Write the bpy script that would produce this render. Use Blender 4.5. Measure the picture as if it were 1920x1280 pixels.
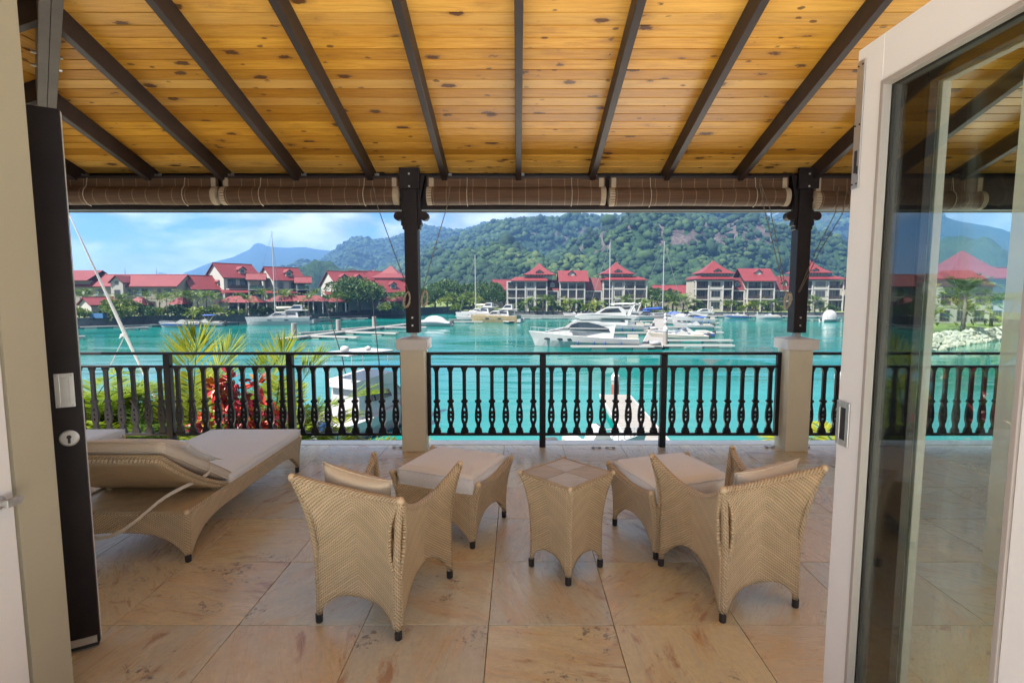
import bpy, bmesh, math, random
from mathutils import Vector, Matrix, noise
import numpy as np
R = math.radians
for o in list(bpy.data.objects): bpy.data.objects.remove(o)
S = bpy.context.scene
C = S.collection

# ---------------------------------------------------------------- camera, sky, sun, exposure
CAM_H, PITCH, FPX = 1.65, R(5.4), 1000.0
cd = bpy.data.cameras.new('camera'); cam = bpy.data.objects.new('camera', cd); C.objects.link(cam)
cam.location = (0, 0, CAM_H); cam.rotation_euler = (R(90) - PITCH, 0, 0)
cd.sensor_width = 36; cd.lens = FPX / 1920 * 36; cd.shift_x = -11 / 1920
cd.clip_start = 0.05; cd.clip_end = 20000
S.camera = cam

SUN_EL, TOSUN = R(57), Vector((-0.85, -0.53, 0)).normalized()
sun_dir = Vector((TOSUN.x * math.cos(SUN_EL), TOSUN.y * math.cos(SUN_EL), math.sin(SUN_EL)))
W = bpy.data.worlds.new('World'); S.world = W; W.use_nodes = True
nt = W.node_tree; nt.nodes.clear()
def wn(t, **k):
    n = nt.nodes.new(t)
    for a, b in k.items(): setattr(n, a, b)
    return n
out = wn('ShaderNodeOutputWorld'); bg = wn('ShaderNodeBackground'); bg.inputs[1].default_value = 0.06
sky = wn('ShaderNodeTexSky', sky_type='NISHITA', sun_disc=False, sun_elevation=SUN_EL,
         sun_rotation=math.atan2(TOSUN.x, TOSUN.y), altitude=0, air_density=0.8, dust_density=0.0, ozone_density=3.0)
tc = wn('ShaderNodeTexCoord'); sp = wn('ShaderNodeSeparateXYZ')
nt.links.new(tc.outputs['Generated'], sp.inputs[0])
def wm(op, a, b=None):
    n = wn('ShaderNodeMath', operation=op)
    for i, v in enumerate((a, b)):
        if v is None: continue
        if isinstance(v, (int, float)): n.inputs[i].default_value = v
        else: nt.links.new(v, n.inputs[i])
    return n.outputs[0]
cb = wn('ShaderNodeVectorMath', operation='MULTIPLY'); cb.inputs[1].default_value = (1.0, 1.0, 2.3)
nt.links.new(tc.outputs['Generated'], cb.inputs[0])
cn = wn('ShaderNodeTexNoise'); cn.inputs['Scale'].default_value = 4.6; cn.inputs['Detail'].default_value = 9; cn.inputs['Roughness'].default_value = 0.56
cn.inputs['Distortion'].default_value = 0.25
nt.links.new(cb.outputs[0], cn.inputs['Vector'])
cr = wn('ShaderNodeValToRGB'); cr.color_ramp.elements[0].position = 0.375; cr.color_ramp.elements[1].position = 0.49
nt.links.new(cn.outputs['Fac'], cr.inputs[0])
cn2 = wn('ShaderNodeTexNoise'); cn2.inputs['Scale'].default_value = 9.0; cn2.inputs['Detail'].default_value = 6
nt.links.new(cb.outputs[0], cn2.inputs['Vector'])
cc = wn('ShaderNodeValToRGB'); cc.color_ramp.elements[0].position = 0.40; cc.color_ramp.elements[1].position = 0.60
cc.color_ramp.elements[0].color = (1.15, 1.32, 1.6, 1); cc.color_ramp.elements[1].color = (2.9, 2.95, 3.0, 1)
nt.links.new(cn2.outputs['Fac'], cc.inputs[0])
tint = wn('ShaderNodeMix', data_type='RGBA', blend_type='MULTIPLY'); tint.inputs[0].default_value = 1; tint.inputs[7].default_value = (0.145, 0.235, 0.37, 1); nt.links.new(sky.outputs[0], tint.inputs[6])
mx = wn('ShaderNodeMix', data_type='RGBA')
nt.links.new(wm('MULTIPLY', cr.outputs[0], 0.9), mx.inputs[0]); nt.links.new(tint.outputs[2], mx.inputs[6]); nt.links.new(cc.outputs[0], mx.inputs[7])
nt.links.new(mx.outputs[2], bg.inputs[0]); nt.links.new(bg.outputs[0], out.inputs[0])

sl = bpy.data.lights.new('sun', 'SUN'); sl.energy = 2.1; sl.angle = R(0.5); sl.color = (1.0, 0.955, 0.88)
so = bpy.data.objects.new('sun', sl); C.objects.link(so); so.rotation_euler = (-sun_dir).to_track_quat('-Z', 'Y').to_euler()
so.location = (-20, -20, 40)
vs = S.view_settings; vs.view_transform = 'Standard'; vs.look = 'None'; vs.gamma = 1; vs.use_curve_mapping = False
vs.exposure = 3.2
S.cycles.max_bounces = 10; S.cycles.diffuse_bounces = 6; S.cycles.glossy_bounces = 4; S.cycles.transparent_max_bounces = 12
S.cycles.volume_bounces = 0; S.cycles.caustics_reflective = False; S.cycles.caustics_refractive = False
S.cycles.sample_clamp_indirect = 6; S.cycles.use_denoising = True

# ---------------------------------------------------------------- helpers
_c, _s = math.cos(PITCH), math.sin(PITCH)
def ray(x, y):
    return (x - 971.0, FPX * _c + (640 - y) * _s, -FPX * _s + (640 - y) * _c)
def at(x, y, Y):                       # survey: the point at distance Y seen in direction (x, y)
    d = ray(x, y); t = Y / d[1]; return Vector((d[0] * t, Y, CAM_H + d[2] * t))
def on(x, y, z):                       # survey: the point at height z seen in direction (x, y)
    d = ray(x, y); t = (z - CAM_H) / d[2]; return Vector((d[0] * t, d[1] * t, z))

class MB:
    def __init__(s): s.v = []; s.f = []; s.uv = []; s.mi = []; s.cur = 0
    def face(s, idx, uv=None):
        s.f.append(tuple(idx)); s.uv.append(uv); s.mi.append(s.cur)
    def poly(s, pts, uv=None):
        b = len(s.v); s.v += [tuple(p) for p in pts]; s.face(range(b, b + len(pts)), uv)
    def box(s, lo, hi, M=None):
        x0, y0, z0 = lo; x1, y1, z1 = hi
        p = [(x0,y0,z0),(x1,y0,z0),(x1,y1,z0),(x0,y1,z0),(x0,y0,z1),(x1,y0,z1),(x1,y1,z1),(x0,y1,z1)]
        if M is not None: p = [tuple(M @ Vector(q)) for q in p]
        b = len(s.v); s.v += p
        for f in ((0,3,2,1),(4,5,6,7),(0,1,5,4),(1,2,6,5),(2,3,7,6),(3,0,4,7)): s.face([b + i for i in f])
        return s
    def cyl(s, p0, p1, r0, r1=None, n=8, cap=True):
        r1 = r0 if r1 is None else r1
        p0, p1 = Vector(p0), Vector(p1); d = (p1 - p0).normalized()
        a = d.orthogonal().normalized(); c = d.cross(a); b = len(s.v)
        for p, r in ((p0, r0), (p1, r1)):
            for i in range(n):
                t = 2 * math.pi * i / n; s.v.append(tuple(p + (a * math.cos(t) + c * math.sin(t)) * r))
        for i in range(n):
            j = (i + 1) % n; s.face((b + i, b + j, b + n + j, b + n + i))
        if cap: s.face([b + i for i in reversed(range(n))]); s.face([b + n + i for i in range(n)])
        return s
    def tube(s, pts, r, n=6, cap=True, uvlen=False):
        pts = [Vector(p) for p in pts]; rs = r if isinstance(r, (list, tuple)) else [r] * len(pts)
        b = len(s.v); a = None; L = 0; Ls = []
        for i, p in enumerate(pts):
            d = (pts[min(i + 1, len(pts) - 1)] - pts[max(i - 1, 0)]).normalized()
            if i: L += (p - pts[i - 1]).length
            Ls.append(L)
            a = d.orthogonal().normalized() if a is None else (a - d * a.dot(d)).normalized()
            c = d.cross(a)
            for k in range(n):
                t = 2 * math.pi * k / n; s.v.append(tuple(p + (a * math.cos(t) + c * math.sin(t)) * rs[i]))
        for i in range(len(pts) - 1):
            for k in range(n):
                j = (k + 1) % n
                s.face((b + i*n + k, b + i*n + j, b + (i+1)*n + j, b + (i+1)*n + k),
                       [(k*.02, Ls[i]), ((k+1)*.02, Ls[i]), ((k+1)*.02, Ls[i+1]), (k*.02, Ls[i+1])])
        if cap:
            s.face([b + k for k in reversed(range(n))]); s.face([b + (len(pts)-1)*n + k for k in range(n)])
        return s
    def prism(s, poly, d0, d1, axis='y', M=None):   # poly of (a, b); axis y: (x, z); axis x: (y, z); axis z: (x, y)
        f = {'y': lambda a, b, d: (a, d, b), 'x': lambda a, b, d: (d, a, b), 'z': lambda a, b, d: (a, b, d)}[axis]
        n = len(poly); b = len(s.v)
        p = [f(q[0], q[1], d0) for q in poly] + [f(q[0], q[1], d1) for q in poly]
        if M is not None: p = [tuple(M @ Vector(q)) for q in p]
        s.v += p
        s.face([b + i for i in range(n)]); s.face([b + n + i for i in reversed(range(n))])
        for i in range(n):
            j = (i + 1) % n; s.face((b + j, b + i, b + n + i, b + n + j))
        return s
    def grid(s, fn, nu, nv, uvf=None, closeu=False):
        b = len(s.v); U = nu if closeu else nu + 1
        for j in range(nv + 1):
            for i in range(U): s.v.append(tuple(fn(i / nu, j / nv)))
        for j in range(nv):
            for i in range(nu):
                i2 = (i + 1) % U
                uv = None
                if uvf: uv = [uvf(i/nu, j/nv), uvf((i+1)/nu, j/nv), uvf((i+1)/nu, (j+1)/nv), uvf(i/nu, (j+1)/nv)]
                s.face((b + j*U + i, b + j*U + i2, b + (j+1)*U + i2, b + (j+1)*U + i), uv)
        return s
    def lathe(s, prof, n=10, M=None, o=(0,0,0)):    # prof of (r, z)
        b = len(s.v)
        for r, z in prof:
            for i in range(n):
                t = 2*math.pi*i/n; p = Vector((o[0] + r*math.cos(t), o[1] + r*math.sin(t), o[2] + z))
                s.v.append(tuple(M @ p if M is not None else p))
        for j in range(len(prof) - 1):
            for i in range(n):
                k = (i + 1) % n; s.face((b + j*n + i, b + j*n + k, b + (j+1)*n + k, b + (j+1)*n + i))
        s.face([b + i for i in reversed(range(n))]); s.face([b + (len(prof)-1)*n + i for i in range(n)])
        return s
    def mesh(s, name, mats, smooth=False, weld=False):
        me = bpy.data.meshes.new(name); me.from_pydata(s.v, [], s.f)
        for m in (mats if isinstance(mats, (list, tuple)) else [mats]): me.materials.append(m)
        if any(s.mi): me.polygons.foreach_set('material_index', s.mi)
        if any(u is not None for u in s.uv):
            ul = me.uv_layers.new(name='UVMap').data; k = 0
            for f, u in zip(s.f, s.uv):
                for i in range(len(f)):
                    if u is not None: ul[k].uv = u[i]
                    k += 1
        if weld:
            bm = bmesh.new(); bm.from_mesh(me); bmesh.ops.remove_doubles(bm, verts=bm.verts, dist=1e-4)
            bmesh.ops.recalc_face_normals(bm, faces=bm.faces); bm.to_mesh(me); bm.free()
        if smooth: me.polygons.foreach_set('use_smooth', [True] * len(me.polygons))
        me.update(); return me
    def build(s, name, mats, parent=None, smooth=False, weld=False, bevel=0):
        o = bpy.data.objects.new(name, s.mesh(name, mats, smooth, weld)); C.objects.link(o)
        if parent: o.parent = parent
        if bevel:
            m = o.modifiers.new('b', 'BEVEL'); m.width = bevel; m.segments = 2; m.limit_method = 'ANGLE'; m.angle_limit = R(40)
        return o
def link(name, me, parent=None, loc=None, rz=0, sc=None):
    o = bpy.data.objects.new(name, me); C.objects.link(o)
    if parent: o.parent = parent
    if loc is not None: o.location = loc
    o.rotation_euler.z = rz
    if sc is not None: o.scale = sc if isinstance(sc, (tuple, list)) else (sc,) * 3
    return o
def tag(o, label=None, cat=None, group=None, kind=None):
    for k, v in (('label', label), ('category', cat), ('group', group), ('kind', kind)):
        if v: o[k] = v
    return o
def thing(name, label, cat, loc=(0,0,0), rz=0, group=None):
    o = bpy.data.objects.new(name, None); C.objects.link(o); o.location = loc; o.rotation_euler.z = rz
    return tag(o, label, cat, group)
def dup(root, loc=None, rz=None, label=None, sc=None):
    r = root.copy(); C.objects.link(r)
    if loc is not None: r.location = loc
    if rz is not None: r.rotation_euler.z = rz
    if sc is not None: r.scale = sc
    if label: r['label'] = label
    for ch in list(root.children):
        c = ch.copy(); C.objects.link(c); c.parent = r
        for g in list(ch.children):
            d = g.copy(); C.objects.link(d); d.parent = c
    return r

# ---------------------------------------------------------------- materials
class NB:
    def __init__(s, name):
        s.m = bpy.data.materials.new(name); s.m.use_nodes = True; s.t = s.m.node_tree; s.b = s.t.nodes['Principled BSDF']
    def n(s, t, **k):
        n = s.t.nodes.new(t)
        for a, b in k.items(): setattr(n, a, b)
        return n
    def put(s, v, sock):
        if hasattr(v, 'is_linked') or hasattr(v, 'links'): s.t.links.new(v, sock)
        elif isinstance(v, (tuple, list)) and len(v) == 3 and sock.type == 'RGBA': sock.default_value = (*v, 1)
        else: sock.default_value = v
    def math(s, op, *a):
        n = s.n('ShaderNodeMath', operation=op)
        for i, v in enumerate(a): s.put(v, n.inputs[i])
        return n.outputs[0]
    def vmath(s, op, *a):
        n = s.n('ShaderNodeVectorMath', operation=op)
        for i, v in enumerate(a): s.put(v, n.inputs[i])
        return n.outputs[0]
    def co(s, kind='Object', scale=(1,1,1), rot=(0,0,0), rnd=0):
        v = s.n('ShaderNodeTexCoord').outputs[kind]
        if rnd:
            oi = s.n('ShaderNodeObjectInfo').outputs['Random']
            cb = s.n('ShaderNodeCombineXYZ')
            s.put(s.math('MULTIPLY', oi, rnd), cb.inputs[0]); s.put(s.math('MULTIPLY', oi, rnd * 3.7), cb.inputs[1]); s.put(s.math('MULTIPLY', oi, rnd * 1.9), cb.inputs[2])
            v = s.vmath('ADD', v, cb.outputs[0])
        mp = s.n('ShaderNodeMapping'); s.put(v, mp.inputs[0]); mp.inputs['Scale'].default_value = scale; mp.inputs['Rotation'].default_value = rot
        return mp.outputs[0]
    def noise(s, vec, scale, detail=4, rough=0.55, dist=0):
        n = s.n('ShaderNodeTexNoise'); s.put(vec, n.inputs['Vector']); n.inputs['Scale'].default_value = scale
        n.inputs['Detail'].default_value = detail; n.inputs['Roughness'].default_value = rough; n.inputs['Distortion'].default_value = dist
        return n.outputs['Fac']
    def vor(s, vec, scale, feature='F1'):
        n = s.n('ShaderNodeTexVoronoi', feature=feature); s.put(vec, n.inputs['Vector']); n.inputs['Scale'].default_value = scale
        return n.outputs['Distance']
    def ramp(s, fac, stops, interp='LINEAR'):
        n = s.n('ShaderNodeValToRGB'); e = n.color_ramp.elements; n.color_ramp.interpolation = interp
        while len(e) < len(stops): e.new(0.5)
        for i, (p, c) in enumerate(stops):
            e[i].position = p; e[i].color = (*c, 1) if isinstance(c, (tuple, list)) else (c, c, c, 1)
        s.put(fac, n.inputs[0]); return n.outputs[0]
    def mix(s, f, a, b, mode='MIX'):
        n = s.n('ShaderNodeMix', data_type='RGBA', blend_type=mode); s.put(f, n.inputs[0]); s.put(a, n.inputs[6]); s.put(b, n.inputs[7])
        return n.outputs[2]
    def rnd(s): return s.n('ShaderNodeObjectInfo').outputs['Random']
    def bump(s, h, strength=0.3, dist=0.01):
        n = s.n('ShaderNodeBump'); s.put(h, n.inputs['Height']); n.inputs['Strength'].default_value = strength; n.inputs['Distance'].default_value = dist
        s.t.links.new(n.outputs[0], s.b.inputs['Normal'])
    def fin(s, col=None, rough=None, spec=None, metal=None):
        if col is not None: s.put(col, s.b.inputs['Base Color'])
        if rough is not None: s.put(rough, s.b.inputs['Roughness'])
        if spec is not None: s.put(spec, s.b.inputs['Specular IOR Level'])
        if metal is not None: s.put(metal, s.b.inputs['Metallic'])
        return s.m
M = {}
def plain(name, col, rough=0.5, var=0.12, scale=3.0, bump=0, bscale=60, spec=0.5, metal=0, rnd=0):
    k = NB(name); v = k.co('Object', rnd=7)
    f = k.noise(v, scale, 5)
    lo = tuple(c * (1 - var) for c in col); hi = tuple(min(1, c * (1 + var)) for c in col)
    c = k.ramp(f, [(0.3, lo), (0.7, hi)])
    if rnd:
        c = k.mix(1.0, c, k.ramp(k.rnd(), [(0, 1 - rnd), (1, 1.0)]), 'MULTIPLY')
    if bump: k.bump(k.noise(v, bscale, 3), bump, 0.004)
    M[name] = k.fin(c, rough, spec, metal); return M[name]
plain('dark_wood', (0.016, 0.010, 0.010), 0.5, 0.3, 5, 0.15, 90, spec=.3)
plain('rafter_wood', (0.024, 0.014, 0.013), 0.55, 0.3, 6, 0.2, 80)
plain('rail_metal', (0.014, 0.013, 0.015), 0.5, 0.15, 8, spec=.3)
plain('pier_paint', (0.70, 0.62, 0.44), 0.75, 0.05, 2, 0.15, 150)
plain('cap_paint', (0.72, 0.68, 0.62), 0.7, 0.06, 3, 0.1, 120)
plain('wall_beige', (0.40, 0.36, 0.26), 0.8, 0.04, 1.5, 0.15, 200)
plain('wall_white', (0.72, 0.70, 0.64), 0.8, 0.04, 1.5, 0.15, 200)
plain('door_white', (0.74, 0.72, 0.70), 0.4, 0.03, 2)
plain('door_grey', (0.34, 0.30, 0.27), 0.45, 0.05, 2)
plain('door_dark', (0.013, 0.008, 0.008), 0.45, 0.25, 4, 0.1, 70, spec=.3)
plain('steel', (0.62, 0.61, 0.58), 0.35, 0.05, 20, metal=0.8)
plain('galv', (0.45, 0.44, 0.42), 0.45, 0.2, 30, metal=0.6)
plain('black_plastic', (0.022, 0.018, 0.017), 0.5, 0.1)
plain('coping', (0.82, 0.79, 0.73), 0.6, 0.07, 4, 0.1, 90)
plain('rope', (0.16, 0.13, 0.10), 0.9, 0.2, 60)
plain('rope_pale', (0.45, 0.38, 0.28), 0.9, 0.2, 60)

def m_pine():
    k = NB('pine'); oi = k.rnd()
    v = k.co('Object', (1, 1, 1), rnd=31.0)
    g = k.noise(k.vmath('MULTIPLY', v, (0.9, 14, 14)), 4.0, 6, 0.6, 0.6)
    g2 = k.noise(k.vmath('MULTIPLY', v, (0.6, 3, 3)), 1.2, 3)
    c = k.ramp(g, [(0.3, (0.62, 0.28, 0.026)), (0.55, (0.78, 0.41, 0.050)), (0.75, (0.84, 0.50, 0.09))])
    c = k.mix(1.0, c, k.ramp(oi, [(0, (0.66, 0.58, 0.46)), (0.5, (0.96, 0.93, 0.9)), (1, (1.14, 1.16, 1.3))]), 'MULTIPLY')
    c = k.mix(k.ramp(k.math('FRACT', k.math('MULTIPLY', oi, 13.7)), [(.5, 0.0), (1.0, .4)]), c, (0.80, 0.54, 0.20))
    c = k.mix(0.45, c, k.ramp(g2, [(0.35, (0.72, 0.62, 0.5)), (0.65, (1, 1, 1))]), 'MULTIPLY')
    dv = k.n('ShaderNodeTexVoronoi'); dv.inputs['Scale'].default_value = 1.0; dv.inputs['Randomness'].default_value = 1.0
    k.put(k.vmath('MULTIPLY', v, (3.0, 7.0, 7.0)), dv.inputs['Vector'])
    wob = k.math('MULTIPLY', k.math('SUBTRACT', k.noise(k.vmath('MULTIPLY', v, (1, 2.2, 2.2)), 17, 4, .7), .45), 0.34)
    kd = k.math('ADD', dv.outputs['Distance'], wob)
    dv2 = k.n('ShaderNodeTexVoronoi'); dv2.inputs['Scale'].default_value = 1.0; k.put(k.vmath('MULTIPLY', k.vmath('ADD', v, (3.3, 1.7, .4)), (6.5, 13.0, 13.0)), dv2.inputs['Vector'])
    sel = k.ramp(k.noise(v, 2.3, 2), [(.5, 0.0), (.56, 1.0)])
    small = k.math('MULTIPLY', k.ramp(k.math('ADD', dv2.outputs['Distance'], wob), [(.14, 1.0), (.20, 0.0)]), sel)
    knot = k.ramp(kd, [(0.145, 1.0), (0.20, 0.0)]); halo = k.ramp(kd, [(0.11, 1.0), (0.40, 0.0)])
    c = k.mix(k.math('MULTIPLY', halo, 0.45), c, (0.33, 0.13, 0.03)); c = k.mix(k.math('MULTIPLY', knot, 0.88), c, (0.07, 0.022, 0.012))
    c = k.mix(k.math('MULTIPLY', small, 0.8), c, (0.10, 0.035, 0.015))
    k.bump(g, 0.12, 0.002)
    M['pine'] = k.fin(c, k.ramp(g, [(.3, .28), (.7, .38)]), 0.38)
m_pine()

def m_stone():
    k = NB('sandstone'); oi = k.rnd()
    v = k.co('Object', (1, 1, 1), rnd=57.0)
    ang = k.math('MULTIPLY', oi, 9.0)
    vr = k.n('ShaderNodeVectorRotate', rotation_type='Z_AXIS'); k.put(v, vr.inputs['Vector']); k.put(ang, vr.inputs['Angle'])
    big = k.noise(k.vmath('MULTIPLY', vr.outputs[0], (0.7, 2.2, 1)), 2.6, 4, 0.55, 0.8)
    vein = k.noise(k.vmath('MULTIPLY', vr.outputs[0], (0.8, 5.0, 1)), 4.2, 7, 0.62, 1.6)
    rust = k.noise(k.vmath('MULTIPLY', vr.outputs[0], (1.0, 2.6, 1)), 2.7, 8, 0.68, 0.6)
    sp = k.noise(v, 34, 6, 0.7)
    h = k.math('FRACT', k.math('MULTIPLY', oi, 7.31))
    base = k.ramp(h, [(0, (0.64, 0.55, 0.32)), (0.25, (0.71, 0.63, 0.43)), (0.42, (0.56, 0.54, 0.44)), (0.6, (0.69, 0.52, 0.32)), (0.8, (0.67, 0.58, 0.36)), (1, (0.60, 0.57, 0.46))])
    c = k.mix(k.ramp(big, [(0.47, 0.0), (0.66, 0.7)]), base, (0.62, 0.43, 0.23))
    c = k.mix(k.ramp(vein, [(0.45, 0.0), (0.66, 0.45)]), c, (0.47, 0.44, 0.36))
    c = k.mix(k.ramp(rust, [(0.575, 0.0), (0.66, 0.8)]), c, (0.38, 0.19, 0.10))
    spot = k.math('MULTIPLY', k.ramp(k.noise(v, 3.2, 5, 0.7), [(0.57, 0.0), (0.63, 1.0)]), k.ramp(sp, [(0.5, 0.0), (0.6, 0.8)]))
    c = k.mix(spot, c, (0.13, 0.10, 0.10))
    c = k.mix(1.0, c, k.ramp(sp, [(0.3, 0.90), (0.7, 1.06)]), 'MULTIPLY')
    k.bump(k.math('ADD', k.math('MULTIPLY', vein, 0.6), k.math('MULTIPLY', sp, 0.5)), 0.3, 0.006)
    M['sandstone'] = k.fin(c, k.ramp(vein, [(0.3, 0.22), (0.7, 0.38)]), 0.55)
m_stone()
plain('grout', (0.40, 0.33, 0.24), 0.9, 0.2, 20)

def m_weave(name, c0, c1, gap, chevron=True, pitch=0.0145):
    k = NB(name); uv = k.co('UV'); sx = k.n('ShaderNodeSeparateXYZ'); k.put(uv, sx.inputs[0])
    u, v = sx.outputs[0], sx.outputs[1]
    # diagonal twill: strands crossing, floats step along the diagonal
    d = k.math('ADD', v, k.math('MULTIPLY', k.math('ABSOLUTE', u) if chevron else u, 0.62))
    d = k.math('ADD', d, k.math('MULTIPLY', k.math('SUBTRACT', k.noise(k.co('Object', rnd=5), 14, 3), .5), .006))
    wnz = k.n('ShaderNodeTexWhiteNoise', noise_dimensions='1D'); k.put(k.math('FLOOR', k.math('ADD', k.math('MULTIPLY', d, 1 / pitch), .25)), wnz.inputs['W'])
    w1 = k.math('SINE', k.math('MULTIPLY', d, 2 * math.pi / pitch))
    w2 = k.math('SINE', k.math('MULTIPLY', u, 2 * math.pi / (pitch * 0.9)))
    w3 = k.math('SINE', k.math('MULTIPLY', k.math('SUBTRACT', v, k.math('MULTIPLY', u, 1.1)), 2 * math.pi / (pitch * 0.62)))
    h = k.math('ADD', k.math('MULTIPLY', w1, 0.55), k.math('ADD', k.math('MULTIPLY', w2, 0.2), k.math('MULTIPLY', w3, 0.3)))
    nz = k.noise(k.co('Object', rnd=5), 9, 4)
    hh = k.math('MULTIPLY_ADD', h, 0.5, 0.5)
    c = k.ramp(hh, [(0.02, gap), (0.30, c0), (0.9, c1)])
    c = k.mix(0.5, c, k.ramp(nz, [(0.3, (0.82, 0.80, 0.76)), (0.7, (1.08, 1.06, 1.04))]), 'MULTIPLY')
    c = k.mix(1.0, c, k.ramp(wnz.outputs['Value'], [(0, (.91, .90, .87)), (1, (1.05, 1.04, 1.03))]), 'MULTIPLY')
    k.bump(hh, 0.9, 0.008)
    M[name] = k.fin(c, 0.42, 0.45)
m_weave('wicker', (0.62, 0.46, 0.265), (0.84, 0.67, 0.44), (0.20, 0.12, 0.055))
m_weave('wicker_rim', (0.60, 0.44, 0.26), (0.80, 0.64, 0.42), (0.24, 0.15, 0.075), False, 0.02)
m_weave('wicker_pale', (0.84, 0.80, 0.72), (0.92, 0.89, 0.84), (0.60, 0.54, 0.44), False, 0.012)

def m_fabric(name, col):
    k = NB(name); v = k.co('Object', rnd=3)
    th = k.noise(k.vmath('MULTIPLY', v, (160, 420, 160)), 1.0, 2)
    wr = k.noise(v, 5.0, 3, 0.5, 0.6)
    c = k.mix(0.5, col, k.ramp(th, [(0.3, 0.86), (0.7, 1.08)]), 'MULTIPLY')
    k.bump(k.math('ADD', k.math('MULTIPLY', th, 0.25), wr), 0.35, 0.012)
    k.b.inputs['Sheen Weight'].default_value = 0.15
    M[name] = k.fin(c, 0.9, 0.2)
m_fabric('fabric', (0.66, 0.57, 0.45)); m_fabric('fabric_pillow', (0.62, 0.50, 0.35)); m_fabric('fabric_white', (0.84, 0.82, 0.78))

def m_glass(name='glass', tint=(0.945, 0.985, 0.96), ior=1.55, boost=1.0):
    k = NB(name); k.t.nodes.remove(k.b)
    o = k.t.nodes['Material Output']
    tr = k.n('ShaderNodeBsdfTransparent'); tr.inputs[0].default_value = (*tint, 1)
    gl = k.n('ShaderNodeBsdfGlossy'); gl.inputs['Roughness'].default_value = 0.0; gl.inputs[0].default_value = (0.95, 1.0, 0.97, 1)
    fr = k.n('ShaderNodeFresnel'); bf = k.n('ShaderNodeNewGeometry').outputs['Backfacing']; k.put(k.math('ADD', k.math('MULTIPLY', bf, 1 / ior - ior), ior), fr.inputs[0])
    ms = k.n('ShaderNodeMixShader'); k.put(k.math('MULTIPLY', fr.outputs[0], boost), ms.inputs[0]); k.put(tr.outputs[0], ms.inputs[1]); k.put(gl.outputs[0], ms.inputs[2])
    k.put(ms.outputs[0], o.inputs[0]); M[name] = k.m
m_glass()

def m_blind():
    k = NB('bamboo'); v = k.co('Object')
    sx = k.n('ShaderNodeSeparateXYZ'); k.put(v, sx.inputs[0])
    uv = k.co('UV'); su = k.n('ShaderNodeSeparateXYZ'); k.put(uv, su.inputs[0])
    sl = k.math('SINE', k.math('MULTIPLY', su.outputs[1], 2 * math.pi / 0.011))
    st = k.math('LESS_THAN', k.math('ABSOLUTE', k.math('SUBTRACT', k.math('FRACT', k.math('MULTIPLY', su.outputs[0], 1 / 0.13)), 0.5)), 0.022)
    nz = k.noise(k.vmath('MULTIPLY', k.vmath('ADD', uv, (0, 0, 0)), (2, 90, 1)), 1.0, 3)
    c = k.ramp(nz, [(0.3, (0.105, 0.052, 0.026)), (0.7, (0.21, 0.118, 0.064))])
    c = k.mix(k.ramp(sl, [(0.0, 0.6), (0.35, 0.0)]), c, (0.06, 0.032, 0.018))
    c = k.mix(k.math('MULTIPLY', st, 0.6), c, (0.42, 0.29, 0.17))
    k.bump(sl, 0.5, 0.004)
    M['bamboo'] = k.fin(c, 0.55, 0.35)
m_blind()
plain('blind_edge', (0.42, 0.34, 0.24), 0.85, 0.1, 20)
# ---------------------------------------------------------------- terrace: floor, ceiling, beam
EY, EZ, SLP, XC = 5.594, 2.84, math.tan(R(17)), -4.87
HA = 0.93
XR, YB, WATER = 9.0, -1.2, -5.85
floor = tag(MB().box((-5.35, 0.0, -0.30), (XR, 5.63, -0.022)).build('terrace_floor', M['grout']), kind='structure')
rng = random.Random(4)
P = 0.622
for i in range(-9, 15):
    for j in range(-4, 6):
        x0, y0 = -0.145 + P * i, 2.505 + P * j
        x1, y1 = x0 + P, y0 + P
        x0, x1, y0, y1 = max(x0, -5.33), min(x1, XR), max(y0, 0.02), min(y1, 5.628)
        if x1 - x0 < 0.05 or y1 - y0 < 0.05: continue
        g = 0.0016
        m = MB(); m.box((x0 + g, y0 + g, -0.022), (x1 - g, y1 - g, rng.uniform(-0.0012, 0.0012)))
        m.build('paving_slab', M['sandstone'], floor, bevel=0.002)
tag(MB().box((-12, -12, -0.30), (12, -0.004, -0.002)).build('bounce_floor', M['coping']), kind='structure')  # unseen bright floor added in open sun, bouncing fill onto ceiling and chairs
cp = tag(MB().box((-5.36, 5.632, -0.35), (XR, 5.80, 0.003)).build('terrace_edge', M['coping'], bevel=0.008), kind='structure')
tag(MB().box((-5.55, -2.0, -0.35), (-5.362, 5.80, 0.003)).build('terrace_edge', M['coping'], bevel=0.008), kind='structure')

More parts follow.
